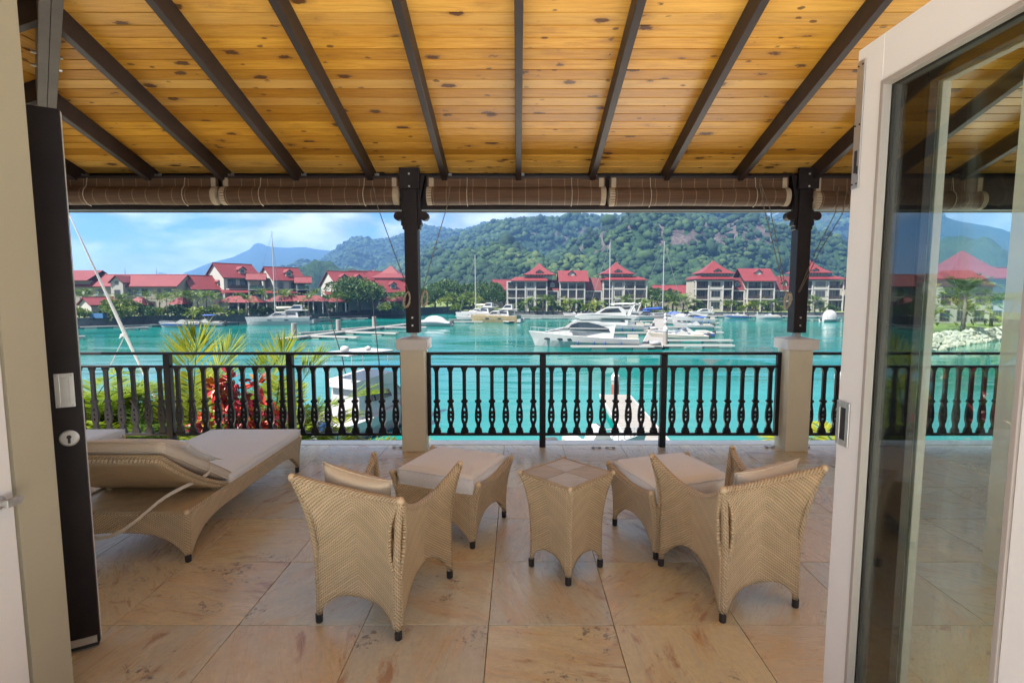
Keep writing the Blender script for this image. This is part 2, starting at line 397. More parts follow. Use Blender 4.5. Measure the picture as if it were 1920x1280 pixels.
ceil = thing('ceiling', None, None); ceil['kind'] = 'structure'
def zf(y): return EZ + (EY - y) * SLP
def zl(x): return EZ + (x - XC) * SLP / HA
bw = 0.1014
n = 0; y = EY + 0.06
while y > YB:
    y2 = y - bw + 0.010
    a, b = XC + HA * (EY - y) + .004, XC + HA * (EY - y2) + .004
    m = MB(); t = 0.012
    p = [(a, y), (XR, y), (XR, y2), (b, y2)]
    lo = [(q[0], q[1], zf(q[1])) for q in p]; hi = [(q[0], q[1], zf(q[1]) + t) for q in p]
    m.v = lo + hi
    for f in ((0,1,2,3),(7,6,5,4),(0,4,5,1),(1,5,6,2),(2,6,7,3),(3,7,4,0)): m.face(f)
    m.build('plank', M['pine'], ceil); y -= bw
x = XC - 0.06
while x < XC + 3.9:
    x2 = x + bw - 0.010
    p = [(x, 0.6), (x2, 0.6), (x2, EY - (x2 - XC) / HA - .004), (x, EY - (x - XC) / HA - .004)]
    m = MB(); m.v = [(q[0], q[1], zl(q[0])) for q in p] + [(q[0], q[1], zl(q[0]) + .012) for q in p]
    for f in ((0,1,2,3),(7,6,5,4),(0,4,5,1),(1,5,6,2),(2,6,7,3),(3,7,4,0)): m.face(f)
    # boards run along the slope's contour, so the grain follows the board
    o = m.build('plank', M['pine'], ceil); x += bw
    me = o.data; me.transform(Matrix.Rotation(R(90), 4, 'Z')); o.rotation_euler.z = -R(90)
dk = MB()
dk.poly([(XC - .45, EY + .45, EZ - .45*SLP + .05), (XR, EY + .45, EZ - .45*SLP + .05), (XR, YB, zf(YB) + .05), (XC + HA * (EY - YB), YB, zf(YB) + .05)])
dk.poly([(XC - .45, EY + .45, EZ - .45*SLP + .05), (XC + HA * (EY - YB), YB, zf(YB) + .05), (XC - .45, YB, EZ - .45*SLP + .05)])
o = dk.build('roof_deck', M['dark_wood'], ceil); md = o.modifiers.new('s', 'SOLIDIFY'); md.thickness = 0.06; md.offset = -1
RS = 0.735
def rafter(x, y0, y1, w=0.055, d=0.15):
    m = MB(); v = []
    for yy in (y0, y1):
        z = zf(yy) - 0.002
        v += [(x - w/2, yy, z), (x + w/2, yy, z), (x + w/2, yy, z - d), (x - w/2, yy, z - d)]
    m.v = v
    for f in ((0,1,2,3),(7,6,5,4),(0,4,5,1),(1,5,6,2),(2,6,7,3),(3,7,4,0)): m.face(f)
    m.build('rafter', M['rafter_wood'], ceil, bevel=0.004)
for k in range(-6, 12):
    x = 0.006 + RS * k
    if x < XC + 0.2: continue
    rafter(x, EY + 0.02, max(YB, EY - (x - XC) / HA + 0.02))
    m = MB(); m.box((x + .03, EY - .065, EZ - .115), (x + .06, EY - .055, EZ - .005)); m.box((x + .03, EY - .12, EZ - .10), (x + .034, EY - .065, EZ - .02))
    m.build('hanger_bracket', M['galv'], ceil)
    m = MB(); m.box((x - .03, EY - .064, EZ - .20), (x + .02, EY - .055, EZ - .13)); m.build('hanger_bracket', M['dark_wood'], ceil)
for k in range(1, 6):
    yy = EY - RS * k + 0.1; x1 = XC + HA * (EY - yy) - .03
    m = MB(); m.v = []
    for xx in (XC - .02, x1):
        z = zl(xx) - .002
        m.v += [(xx, yy - .027, z), (xx, yy + .027, z), (xx, yy + .027, z - .15), (xx, yy - .027, z - .15)]
    for f in ((0,1,2,3),(7,6,5,4),(0,4,5,1),(1,5,6,2),(2,6,7,3),(3,7,4,0)): m.face(f)
    m.build('rafter', M['rafter_wood'], ceil)
hp = MB()
for s in (-1, 1):
    m = hp; b = len(m.v); n1 = Vector((1, 1, 0)).normalized()
    for t in (0.0, 4.2):
        c = Vector((XC + HA * t, EY - t, EZ + t * SLP - 0.004))
        for q, dz in ((s*.002, 0), (s*.055, 0), (s*.055, -.21), (s*.002, -.21)):
            m.v.append(tuple(c + n1 * q + Vector((0, 0, dz))))
    fs = ((0,1,2,3),(7,6,5,4),(0,4,5,1),(1,5,6,2),(2,6,7,3),(3,7,4,0))
    for f in fs: m.face([b + i for i in f])
plain('hip_wood', (0.085, 0.068, 0.060), 0.5, 0.2, 6, 0.1, 60)
hp.build('hip_rafter', M['hip_wood'], ceil)
n1 = Vector((1, 1, 0)).normalized()
for t in (1.05, 1.17, 1.62, 1.74):
    c = Vector((XC + HA * t, EY - t, EZ + t * SLP - .10))
    for s in (-1, 1): MB().cyl(c + n1 * s * .055, c + n1 * s * .085, .010, n=8).build('bolt', M['steel'], ceil)
bm_ = MB(); bm_.box((XC - .06, EY - .05, 2.475), (XR, EY + .07, EZ - .004)); bm_.box((XC - .06, EY + .075, 2.47), (XR, EY + .14, 2.53))
beam = tag(bm_.build('eave_beam', M['dark_wood'], bevel=0.006), kind='structure')
tag(MB().box((XC - .07, 0.6, 2.475), (XC + .05, EY - .055, EZ - .004)).build('eave_beam', M['dark_wood'], bevel=0.006), kind='structure')

# ---------------------------------------------------------------- piers with roof posts
PX = [-4.98, -1.075, 2.88, 6.80]
PY = 5.50
def scroll(sgn):
    # s-shaped bracket: flat board outline in x-z
    pts = []
    for i in range(13):
        t = i / 12; pts.append((0.10 - 0.055 * math.sin(t * math.pi * .5), 2.80 - 0.36 * t))
    for i in range(9):
        a = R(100 - i * 32); pts.append((0.083 + .045 * math.cos(a), 2.40 + .045 * math.sin(a)))
    pts += [(0.055, 2.34), (0.055, 2.31), (0.04, 2.30), (0.04, 2.27), (0.02, 2.26), (0.02, 2.80)]
    return [(sgn * (q[0] + .048), q[1]) for q in pts]
def post(x, y, label):
    t = thing('veranda_post', label, 'post', (x, y, 0), 0, 'posts along the terrace edge')
    m = MB(); m.box((-.12, -.12, 0), (.12, .12, 1.055)); m.build('pier', M['pier_paint'], t, bevel=0.006)
    m = MB(); m.box((-.155, -.155, 1.056), (.155, .155, 1.16)); m.prism([(-.155, -.155), (.155, -.155), (.155, .155), (-.155, .155)], 1.1605, 1.164, 'z')
    b = len(m.v); m.v += [(-.155,-.155,1.164),(.155,-.155,1.164),(.155,.155,1.164),(-.155,.155,1.164),(0,0,1.188)]
    for i in range(4): m.face((b + i, b + (i + 1) % 4, b + 4))
    m.build('cap', M['cap_paint'], t, bevel=0.005)
    m = MB(); m.box((-.03, -.03, 1.165), (.03, .03, 1.23)); m.build('base_pin', M['galv'], t)
    m = MB(); m.box((-.067, -.067, 1.225), (.067, .067, 2.835)); m.build('post_shaft', M['dark_wood'], t, bevel=0.005)
    for s in (-1, 1):
        m = MB(); m.prism(scroll(s), -.045, .045, 'y'); m.build('scroll_bracket', M['dark_wood'], t, bevel=.003)
    m = MB(); m.box((-.10, -.105, 2.66), (.10, -.069, 2.86)); m.build('beam_plate', M['dark_wood'], t)
    for z in (1.30, 1.38, 2.68, 2.80): MB().cyl((0, -.060, z), (0, -.112 if z > 2 else -.074, z), .010, n=8).build('bolt', M['steel'], t)
    return t
post(PX[0], PY, 'beige pier with dark roof post at the terrace corner beside the dark door')
post(PX[1], PY, 'beige pier with dark wooden roof post between the two open railing bays')
post(PX[2], PY, 'beige pier with dark wooden roof post next to the white glass door')
post(PX[3], PY, 'beige pier with dark roof post seen through the white door glass')

# ---------------------------------------------------------------- railings
def baluster_mesh():
    cu = bpy.data.curves.new('bal', 'CURVE'); cu.dimensions = '2D'; cu.fill_mode = 'BOTH'; cu.extrude = 0.014
    prof = [(.034, .848), (.034, .838), (.028, .832), (.027, .822), (.020, .806), (.0185, .79), (.0185, .52), (.021, .507), (.034, .50), (.036, .49), (.032, .48), (.022, .472),
            (.023, .455), (.028, .425), (.034, .385), (.0365, .35), (.0365, .315), (.034, .285), (.027, .262), (.0205, .25), (.0205, .215), (.024, .205), (.034, .20), (.034, .178), (.041, .175), (.041, .150)]
    def sp(pts):
        s = cu.splines.new('POLY'); s.points.add(len(pts) - 1); s.use_cyclic_u = True
        for p, q in zip(s.points, pts): p.co = (q[0], q[1], 0, 1)
    sp(prof + [(-a, b) for a, b in reversed(prof)])
    sp([(.0, .425), (-.010, .398), (-.0085, .388), (0, .384), (.0085, .388), (.010, .398)])
    sp([(.0095 * math.cos(a * math.pi / 4), .345 + .0095 * math.sin(a * math.pi / 4)) for a in range(8)])
    sp([(.0, .268), (-.010, .296), (-.0085, .307), (0, .311), (.0085, .307), (.010, .296)])
    o = bpy.data.objects.new('tmp', cu); C.objects.link(o)
    me = bpy.data.meshes.new_from_object(o.evaluated_get(bpy.context.evaluated_depsgraph_get()))
    bpy.data.objects.remove(o); me.transform(Matrix.Rotation(R(90), 4, 'X')); me.materials.clear(); me.materials.append(M['rail_metal']); me.name = 'baluster'
    return me
BAL = baluster_mesh()
def railing(x, y, L, posts, label, rz=0):
    t = thing('railing', label, 'railing', (x, y, 0), rz, 'terrace railings')
    MB().box((0, -.028, .985), (L, .028, 1.012)).build('top_rail', M['rail_metal'], t, bevel=.004)
    MB().box((0, -.02, .849), (L, .02, .872)).build('middle_rail', M['rail_metal'], t, bevel=.003)
    MB().box((0, -.02, .122), (L, .02, .149)).build('bottom_rail', M['rail_metal'], t, bevel=.003)
    xs = [0] + posts + [L]
    for i, p in enumerate(xs):
        if 0 < i < len(xs) - 1: MB().box((p - .032, -.033, 0), (p + .032, .033, .984)).build('rail_post', M['rail_metal'], t, bevel=.003)
        else:
            q = .0 if i == 0 else -.04
            MB().box((p + q, -.022, .124), (p + q + .04, .022, .984)).build('rail_post', M['rail_metal'], t)
    for a, b in zip(xs, xs[1:]):
        k = max(1, round((b - a - .06) / .139)); st = (b - a) / (k + .35)
        for i in range(k): link('baluster', BAL, t, ((a + b) / 2 + (i - (k - 1) / 2) * st, 0, 0))
    return t
RY = 5.56
b0 = PX[0] + .12
railing(b0, RY, PX[1] - .12 - b0, [-3.70 - b0 + .02, -2.395 - b0], 'dark railing bay in front of the palms and red shrubs beside the loungers')
b0 = PX[1] + .12
railing(b0, RY, PX[2] - .12 - b0, [0.262 - b0, 1.535 - b0], 'dark railing bay in front of the open water behind the chairs')
b0 = PX[2] + .12
railing(b0, RY, PX[3] - .12 - b0, [1.28, 2.56], 'dark railing bay running behind the white glass door')
railing(-4.98, PY - .12, 3.30, [1.1, 2.2], 'dark side railing at the terrace end behind the dark door', -R(90))
rc = tag(MB().box((-.02, -.02, 0), (.02, .02, .02)).mesh('cleat', M['black_plastic']) and MB().box((-.05, -.012, .004), (-.02, .012, .018)).box((.02, -.012, .004), (.05, .012, .018)).box((-.02, -.004, .008), (.02, .004, .014)).build('floor_cleat', M['galv']), 'small metal cleat on the floor by the middle pier base', 'cleat', 'floor cleats')
for q, (px, py), lb in ((rc, (745, 839), 'small metal floor cleat just before the middle pier'), (None, (815, 840), 'small metal floor cleat just past the middle pier'), (None, (1118, 840), 'small metal floor cleat behind the side table, nearer the middle pier'),
                        (None, (1144, 840), 'small metal floor cleat behind the side table, nearer the far post'), (None, (1443, 839), 'small metal floor cleat just before the pier by the white door'), (None, (1509, 839), 'small metal floor cleat between that pier and the white door')):
    o = q or rc.copy()
    if q is None: C.objects.link(o)
    o.location = on(px, py, 0); o['label'] = lb

# ---------------------------------------------------------------- bamboo roll blinds
def blind(px0, px1, label, cords, stripe_end=True, drop=0.0):
    Y = 5.44
    x0, x1 = at(px0, 365, Y).x, at(px1, 365, Y).x
    t = thing('bamboo_blind', label, 'blind', ((x0 + x1) / 2, Y, 0), 0, 'rolled bamboo blinds under the eave')
    L = (x1 - x0) / 2; zc, r = 2.595 - drop, .088
    def spiral(u, v):
        a = R(90) - v * R(300); return (-L + 2*L*u, -r * math.cos(a) * -1 * -1, zc + r * math.sin(a))
    m = MB(); n = 22
    def cyl_uv(u, v):
        a = v * 2 * math.pi; rr = r * (1 + .03 * math.sin(u * 9 + 1)) ; return (-L + 2*L*u, rr * math.sin(a), zc + rr * math.cos(a))
    m.grid(cyl_uv, 14, n, lambda u, v: (2*L*u, v * .55))
    rl = m.build('roll', M['bamboo'], t, smooth=True)
    for s in (-1, 1):
        m = MB()
        pts = []
        for i in range(60):
            a = i / 59 * 5 * 2 * math.pi; rr = .02 + (r - .022) * i / 59
            pts.append((s * (L - .002), rr * math.sin(a), zc + rr * math.cos(a)))
        m.tube(pts, .0055, 4)
        m.build('rolled_edge', M['blind_edge'], t)
        m = MB(); m.grid(lambda u, v: (s * (L - .05 * u + .002), (r + .003) * math.sin(v * 2 * math.pi), zc + (r + .003) * math.cos(v * 2 * math.pi)), 1, 20); m.build('edge_tape', M['blind_edge'], t, smooth=True)
        MB().box((s * (L - .04) - .022, -.021, zc + .06), (s * (L - .04) + .022, -.017 - .01, 2.765)).build('edge_tape', M['blind_edge'], t)
    m = MB(); m.poly([(-L, -.012, zc), (L, -.012, zc), (L, -.012, 2.77), (-L, -.012, 2.77)], [(0, 0), (2*L, 0), (2*L, 2.77 - zc), (0, 2.77 - zc)])
    o = m.build('valance', M['bamboo'], t); md = o.modifiers.new('s', 'SOLIDIFY'); md.thickness = .012; md.offset = 0
    MB().box((-L, -.025, 2.76), (L, .03, 2.785)).build('head_board', M['rafter_wood'], t)
    for c in cords:
        pts = [at(*q, Yq) - t.location for *q, Yq in c]
        m = MB(); m.tube([(p.x, p.y, p.z) for p in pts], .0045, 5); m.build('pull_cord', M['rope'], t)
    for fx in (-.55, .62):
        pts = [(fx * L, -.03, 2.765)] + [(fx * L, -(r + .012) * math.cos(a), zc + (r + .012) * math.sin(a)) for a in (R(60), R(30), 0, -R(30), -R(60), -R(90))]
        MB().tube(pts, .004, 5).build('lift_cord', M['rope_pale'], t)
    return t
F_, B_ = 5.345, 5.43
blind(100, 411, 'rolled bamboo blind next to the dark door', [])
blind(419, 748, 'rolled bamboo blind between the dark door blind and the middle post', [[(700, 350, F_), (708, 388, F_), (738, 470, B_), (762, 535, B_), (768, 556, B_)]])
blind(802, 1134, 'rolled bamboo blind just past the middle post over the bay window of water', [[(844, 349, F_), (838, 388, F_), (815, 465, B_), (795, 535, B_), (789, 556, B_)]], drop=.002)
blind(1142, 1476, 'rolled bamboo blind just before the post by the white door', [[(1424, 346, F_), (1433, 392, F_), (1455, 480, B_), (1471, 548, B_)], [(1427, 346, F_), (1444, 392, F_), (1462, 480, B_), (1474, 548, B_)]], drop=.012)
blind(1524, 1840, 'rolled bamboo blind hanging lower behind the white glass door', [[(1573, 350, F_), (1566, 400, F_), (1530, 470, B_), (1497, 548, B_)], [(1590, 350, F_), (1580, 400, F_), (1538, 470, B_), (1499, 548, B_)]], drop=.045)
def coil(px, py, label):
    m = MB(); c = at(px, py, 5.40)
    pts = []
    for i in range(70):
        a = i / 69 * 4 * 2 * math.pi; k = 1 + .12 * math.sin(i * 1.7)
        pts.append((c.x + .026 * k * math.cos(a) + .012 * math.sin(i * .37), c.y - .02 * math.sin(i), c.z + .075 * k * math.sin(a)))
    tag(m.tube(pts, .006, 5).build('rope_coil', M['rope_pale']), label, 'rope', 'cord coils on the posts')
coil(763, 562, 'coil of blind cord tied to the water-facing side of the middle post')
coil(796, 560, 'coil of blind cord tied on the far side of the middle post')
coil(1477, 563, 'coil of blind cord tied to the post by the white door')

# ---------------------------------------------------------------- doors and house walls
def door_leaf(name, label, hinge, lead, hardware, white_side):
    hinge, lead = Vector((*hinge, 0)), Vector((*lead, 0)); d = lead - hinge; w = d.length
    t = thing(name, label, 'door', hinge, math.atan2(d.y, d.x)); z0, z1, sw, tr = .025, 2.42, .125, .14
    th = .026
    for s, mt, nm in ((white_side, M['door_white'], 'inner_frame'), (-white_side, M['door_dark'], 'outer_frame')):
        ya, yb = sorted((s * .0008, s * th))
        m = MB()
        m.box((0, ya, z0), (sw, yb, z1)); m.box((w - sw, ya, z0), (w, yb, z1))
        m.box((sw, ya, z1 - tr), (w - sw, yb, z1)); m.box((sw, ya, z0), (w - sw, yb, z0 + .17))
        m.build(nm, mt, t, bevel=.003)
        m = MB(); ya, yb = sorted((s * .006, s * (th + .006))); q = .016; zb, zt = z0 + .17, z1 - tr
        e = .0005
        m.box((sw + e, ya, zb), (sw + q, yb, zt)); m.box((w - sw - q, ya, zb), (w - sw - e, yb, zt))
        m.box((sw + q, ya, zt - q), (w - sw - q, yb, zt - e)); m.box((sw + q, ya, zb + e), (w - sw - q, yb, zb + q))
        m.build('glazing_bead', M['door_grey'] if s == white_side else mt, t, bevel=.002)
    MB().box((sw - .005, -.004, z0 + .165), (w - sw + .005, .004, z1 - tr + .005)).build('pane', M['glass'], t)
    for h in hardware:
        s = h['side'] * (th + .0015); xx = w - h['x']
        if h['k'] == 'plate':
            m = MB(); ya, yb = sorted((s, s + h['side'] * .004))
            m.box((xx - .034, ya, h['z'] - .075), (xx - .016, yb, h['z'] + .075)); m.box((xx + .016, ya, h['z'] - .075), (xx + .034, yb, h['z'] + .075))
            m.box((xx - .016, ya, h['z'] + .055), (xx + .016, yb, h['z'] + .075)); m.box((xx - .016, ya, h['z'] - .075), (xx + .016, yb, h['z'] - .055))
            o = m.build('lock_plate', M['steel'], t, bevel=.001)
            ya, yb = sorted((s - h['side'] * .001, s + h['side'] * .0015)); MB().box((xx - .016, ya, h['z'] - .055), (xx + .016, yb, h['z'] + .055)).build('finger_recess', M[h.get('m', 'black_plastic')], o)
            m = MB()
            for a in (-1, 1):
                for b in (-1, 1): m.cyl((xx + a * .026, s, h['z'] + b * .066), (xx + a * .026, s + h['side'] * .006, h['z'] + b * .066), .004, n=8)
            m.build('screw', M['galv'], o)
        if h['k'] == 'bolt':
            m = MB(); ya, yb = sorted((s, s + h['side'] * .004)); m.box((xx - .018, ya, h['z'] - .20), (xx + .018, yb, h['z'] + .20)); o = m.build('flush_bolt', M['steel'], t, bevel=.001)
            ya, yb = sorted((s, s + h['side'] * .006)); MB().box((xx - .006, ya, h['z'] - .15), (xx + .006, yb, h['z'] - .08)).box((xx - .012, ya, h['z'] - .155), (xx - .0065, yb, h['z'] - .13)).build('bolt_slot', M['black_plastic'], o)
            m = MB()
            for b in (-.185, .0, .185):
                for a in (-1, 1): m.cyl((xx + a * .011, s, h['z'] + b), (xx + a * .011, s + h['side'] * .0065, h['z'] + b), .003, n=8)
            m.build('screw', M['black_plastic'], o)
        if h['k'] == 'rose':
            Mx = Matrix.Translation((xx, s, h['z'])) @ Matrix.Rotation(-h['side'] * R(90), 4, 'X')
            m = MB(); m.lathe([(.036, 0), (.036, .004), (.030, .007)], 20, Mx); o = m.build('key_escutcheon', M['steel'], t)
            m = MB(); ya, yb = sorted((s, s + h['side'] * .009)); m.box((xx - .005, ya, h['z'] - .022), (xx + .005, yb, h['z'] + .0)); m.cyl((xx, s, h['z'] + .006), (xx, s + h['side'] * .009, h['z'] + .006), .009, n=12); m.build('keyhole', M['black_plastic'], o)
        if h['k'] == 'knob':
            m = MB(); sd = h['side']; m.lathe([(.024, 0), (.024, .006), (.012, .01), (.012, .03)], 14, Matrix.Translation((xx, s, h['z'])) @ Matrix.Rotation(-sd * R(90), 4, 'X'))
            ya, yb = sorted((s + sd * .03, s + sd * .044)); m.box((xx - .012, ya, h['z'] - .014), (xx + .045, yb, h['z'] + .014)); m.build('thumb_turn', M['galv'], t, bevel=.002)
    MB().box((0.005, -.03, .012), (w - .005, .03, .024)).build('bottom_seal', M['black_plastic'], t)
    m = MB(); ya, yb = sorted((-white_side * .027, -white_side * .032)); m.box((.01, ya, .028), (w - .01, yb, .062)); m.build('kick_strip', M['steel'], t)
    return t
# right leaf stands at right angles to the house, white inner face towards the opening
door_leaf('glass_door', 'white framed glass door leaf standing open across the terrace', (1.125, 1.02), (1.125, 1.80),
          [dict(k='bolt', side=1, x=.026, z=2.18), dict(k='plate', side=1, x=.034, z=1.205)], 1)
door_leaf('glass_door', 'dark outer face of the second glass door folded behind the white one', (1.245, 1.00), (1.245, 1.775),
          [], -1)
door_leaf('glass_door', 'dark brown glass door leaf with oval keyhole beside the sun loungers', (-2.63, 1.965), (-1.963, 2.37),
          [dict(k='plate', side=-1, x=.055, z=1.215, m='steel'), dict(k='rose', side=-1, x=.052, z=1.00)], 1)
door_leaf('glass_door', 'white door leaf with a metal thumb turn at the picture edge', (-1.80, 1.00), (-1.80, 1.815),
          [dict(k='plate', side=-1, x=.075, z=1.205), dict(k='knob', side=-1, x=.055, z=0.93)], -1)
m = MB(); m.box((-6.5, 1.835, 0), (-1.78, 2.0, 5.0)); tag(m.build('house_wall', M['wall_beige']), kind='structure')
m = MB(); m.box((2.83, 1.0, 0), (3.05, 3.11, 5.0)); tag(m.build('house_wall', M['wall_white']), kind='structure')
m = MB(); m.box((3.05, 1.0, 0), (9, 1.2, 5.0)); tag(m.build('house_wall', M['wall_white']), kind='structure')
# ---------------------------------------------------------------- woven furniture
def woven(t, foot, top, panels, mat='wicker', ease=2.4, foot_h=.045, rim_r=.017, legs=True, rims=None, leg_r=.017, solid=.022):
    """foot/top: corner lists going round; panels: per side dict(arch, p, sag, q, bow, top(optional), slit) or None"""
    n = len(foot)
    def corner(i, z):
        f, tp = Vector((*foot[i], 0)), Vector(top[i]); k = max(0, min(1.2, z / tp.z)); e = k ** ease - .10 * math.sin(min(1, k) * math.pi)
        return Vector((f.x + (tp.x - f.x) * e, f.y + (tp.y - f.y) * e, z))
    rimlines = []
    for i in range(n):
        pn = panels[i]
        if not pn: continue
        j = (i + 1) % n; W_ = (Vector(foot[j]) - Vector(foot[i])).length
        zA, zB = pn.get('za', top[i][2]), pn.get('zb', top[j][2])
        nr = Vector((foot[j][1] - foot[i][1], -(foot[j][0] - foot[i][0]), 0)).normalized()
        def pt(s, v, pn=pn, i=i, j=j, zA=zA, zB=zB, nr=nr):
            m = abs(2 * s - 1)
            zb = foot_h + pn['arch'] * (1 - m ** pn.get('p', 3.2)); zt = zA + (zB - zA) * s - pn.get('sag', 0) * (1 - m ** pn.get('q', 2.2))
            z = zb + (zt - zb) * v
            sl = pn.get('slit', 0)
            if sl:
                k = max(0, min(1, (z - .32) / .10)) * max(0, min(1, (min(zA, zB) - .02 - z) / .10)); s2 = sl * k + (1 - 2 * sl * k) * s
            else: s2 = s
            a, b = corner(i, z), corner(j, z)
            return a.lerp(b, s2) - nr * pn.get('bow', .015) * 4 * s * (1 - s)
        m = MB(); m.grid(pt, 22, 18, lambda s, v, pt=pt, W_=W_: ((s - .5) * W_ * 1.15, pt(s, v).z))
        o = m.build('side_panel', M[mat], t, smooth=True); md = o.modifiers.new('s', 'SOLIDIFY'); md.thickness = solid; md.offset = -1 if pn.get('flip') else 1
        if pn.get('rim', True):
            m = MB(); m.tube([pt(k / 20, 1.0) + Vector((0, 0, .004)) for k in range(21)], rim_r, 8); m.build('rim', M['wicker_rim'], t, smooth=True)
    for i in range(n):
        m = MB(); pts = [corner(i, foot_h * .9 + (top[i][2] + .006 - foot_h * .9) * k / 16) for k in range(17)]
        m.tube(pts, [leg_r * (.95 if k < 3 else 1.05) for k in range(17)], 9); m.build('leg', M['wicker_rim'], t, smooth=True)
        sp_ = pts[-1]; m = MB(); m.lathe([(.004, -leg_r * 1.25), (leg_r * .9, -leg_r * .8), (leg_r * 1.2, 0), (leg_r * .9, leg_r * .75), (.004, leg_r * 1.15)], 10, None, tuple(sp_)); m.build('post_top', M['wicker_rim'], t, smooth=True)
        c = corner(i, 0)
        m = MB(); m.lathe([(.014, 0), (.0175, .004), (.0185, foot_h), (.016, foot_h + .004)], 12, None, (c.x, c.y, 0)); m.build('foot_cap', M['black_plastic'], t, smooth=False)
def cushion(t, name, lo, hi, mat, crown=.012, M4=None, piping=True):
    x0, y0, z0 = lo; x1, y1, z1 = hi; m = MB()
    r = min(.028, (z1 - z0) * .35)
    def top(u, v, sg):
        a, b = 2 * u - 1, 2 * v - 1
        h = (1 - abs(a) ** 6) * (1 - abs(b) ** 6); ed = max(abs(a), abs(b))
        z = (z1 - z0) / 2 * (1 - .30 * max(0, (ed - .92) / .08) ** 2) + crown * h * (1 - a*a*.6) * (1 - b*b*.6)
        x = (x0 + x1) / 2 + (x1 - x0) / 2 * a; y = (y0 + y1) / 2 + (y1 - y0) / 2 * b
        nzv = .004 * noise.noise(Vector((x * 7, y * 7, z0 * 9 + sg)))
        p = Vector((x, y, (z0 + z1) / 2 + sg * z + nzv)); return p
    N = 18
    b = len(m.v)
    m.grid(lambda u, v: top(u, v, 1), N, N); k = len(m.v); m.grid(lambda u, v: top(1 - u, v, -1), N, N)
    ring = [(i, 0) for i in range(N)] + [(N, j) for j in range(N)] + [(i, N) for i in range(N, 0, -1)] + [(0, j) for j in range(N, 0, -1)]
    A = [b + j * (N + 1) + i for i, j in ring]; B = [k + j * (N + 1) + (N - i) for i, j in ring]
    for q in range(len(ring)):
        w = (q + 1) % len(ring); m.face((A[w], A[q], B[q], B[w]))
    if M4 is not None: m.v = [tuple(M4 @ Vector(p)) for p in m.v]
    o = m.build(name, M[mat], t, smooth=True)
    if piping:
        for L_, nm in ((A, 'piping'), (B, 'piping')):
            pm = MB(); pm.tube([m.v[i] for i in L_] + [m.v[L_[0]]], .0045, 5); pm.build(nm, M[mat], o, smooth=True)
    return o
def pillow(t, name, w, h, th, mat, M4, piping=True):
    m = MB(); N = 20
    def f(u, v, s):
        a, b = 2 * u - 1, 2 * v - 1
        pin = 1 - .10 * (1 - abs(b) ** 2) * abs(a) ** 4; pin2 = 1 - .10 * (1 - abs(a) ** 2) * abs(b) ** 4
        z = th / 2 * ((1 - abs(a) ** 3.2) * (1 - abs(b) ** 3.2)) ** .55
        z += .006 * noise.noise(Vector((a * 3, b * 3, s * 4 + w * 9))) * (1 - abs(a) ** 4) * (1 - abs(b) ** 4)
        return M4 @ Vector((a * w / 2 * pin, b * h / 2 * pin2, s * z))
    m.grid(lambda u, v: f(u, v, 1), N, N); m.grid(lambda u, v: f(1 - u, v, -1), N, N)
    o = m.build(name, M[mat], t, smooth=True, weld=True)
    if piping:
        ring = [f(i / N, 0, 1) for i in range(N)] + [f(1, j / N, 1) for j in range(N)] + [f(1 - i / N, 1, 1) for i in range(N)] + [f(0, 1 - j / N, 1) for j in range(N + 1)]
        MB().tube(ring, .004, 5).build('piping', M[mat], o, smooth=True)
    return o
def armchair(loc, rz, label, inn):
    """inn: +1 / -1, the side whose back corner runs smoothly from back to arm"""
    t = thing('wicker_armchair', label, 'armchair', loc, rz, 'wicker armchairs on the terrace')
    hw, d = .224, .575
    foot = [(-hw, 0), (hw, 0), (hw, d), (-hw, d)]
    lo, hi = (.035, -.015, .685), (.085, -.05, .748)
    L_, R_ = (lo, hi) if inn < 0 else (hi, lo)
    top = [(-hw - L_[0], L_[1], L_[2]), (hw + R_[0], R_[1], R_[2]), (hw + .055, d + .03, .665), (-hw - .055, d + .03, .665)]
    woven(t, foot, top, [dict(arch=.115, sag=.03, q=2.0, bow=.035, slit=.06, p=3.6), dict(arch=.19, sag=.115, q=2.6, bow=.03, slit=.05, p=2.2),
                         dict(arch=.15, za=.30, zb=.30, rim=False), dict(arch=.19, sag=.115, q=2.6, bow=.03, slit=.05, p=2.2)], rim_r=.019, ease=3.2)
    MB().box((-hw + .04, .04, .24), (hw - .04, d - .01, .285)).build('seat_base', M['wicker'], t)
    cushion(t, 'seat_cushion', (-hw + .035, .05, .29), (hw - .035, d + .01, .40), 'fabric')
    return t
cl = armchair((-.782, 2.463, 0), R(-17.7), 'wicker tub armchair on the lounger side of the small table, its pillow sticking up', 1)
cr = armchair((1.241, 2.594, 0), R(16.4), 'wicker tub armchair next to the white glass door with pale piped pillow', -1)
pl = pillow(None, 'throw_pillow', .40, .36, .13, 'fabric_pillow', Matrix.Translation((-.80, 2.60, .60)) @ Matrix.Rotation(R(-18), 4, 'Z') @ Matrix.Rotation(R(8), 4, 'Y') @ Matrix.Rotation(R(106), 4, 'X'))
tag(pl, 'beige pillow leaning in the armchair near the loungers', 'pillow', 'armchair pillows')
pl = pillow(None, 'throw_pillow', .40, .34, .13, 'fabric', Matrix.Translation((1.30, 2.745, .585)) @ Matrix.Rotation(R(16), 4, 'Z') @ Matrix.Rotation(R(-6), 4, 'Y') @ Matrix.Rotation(R(106), 4, 'X'))
tag(pl, 'pale pillow leaning in the armchair beside the white door', 'pillow', 'armchair pillows')
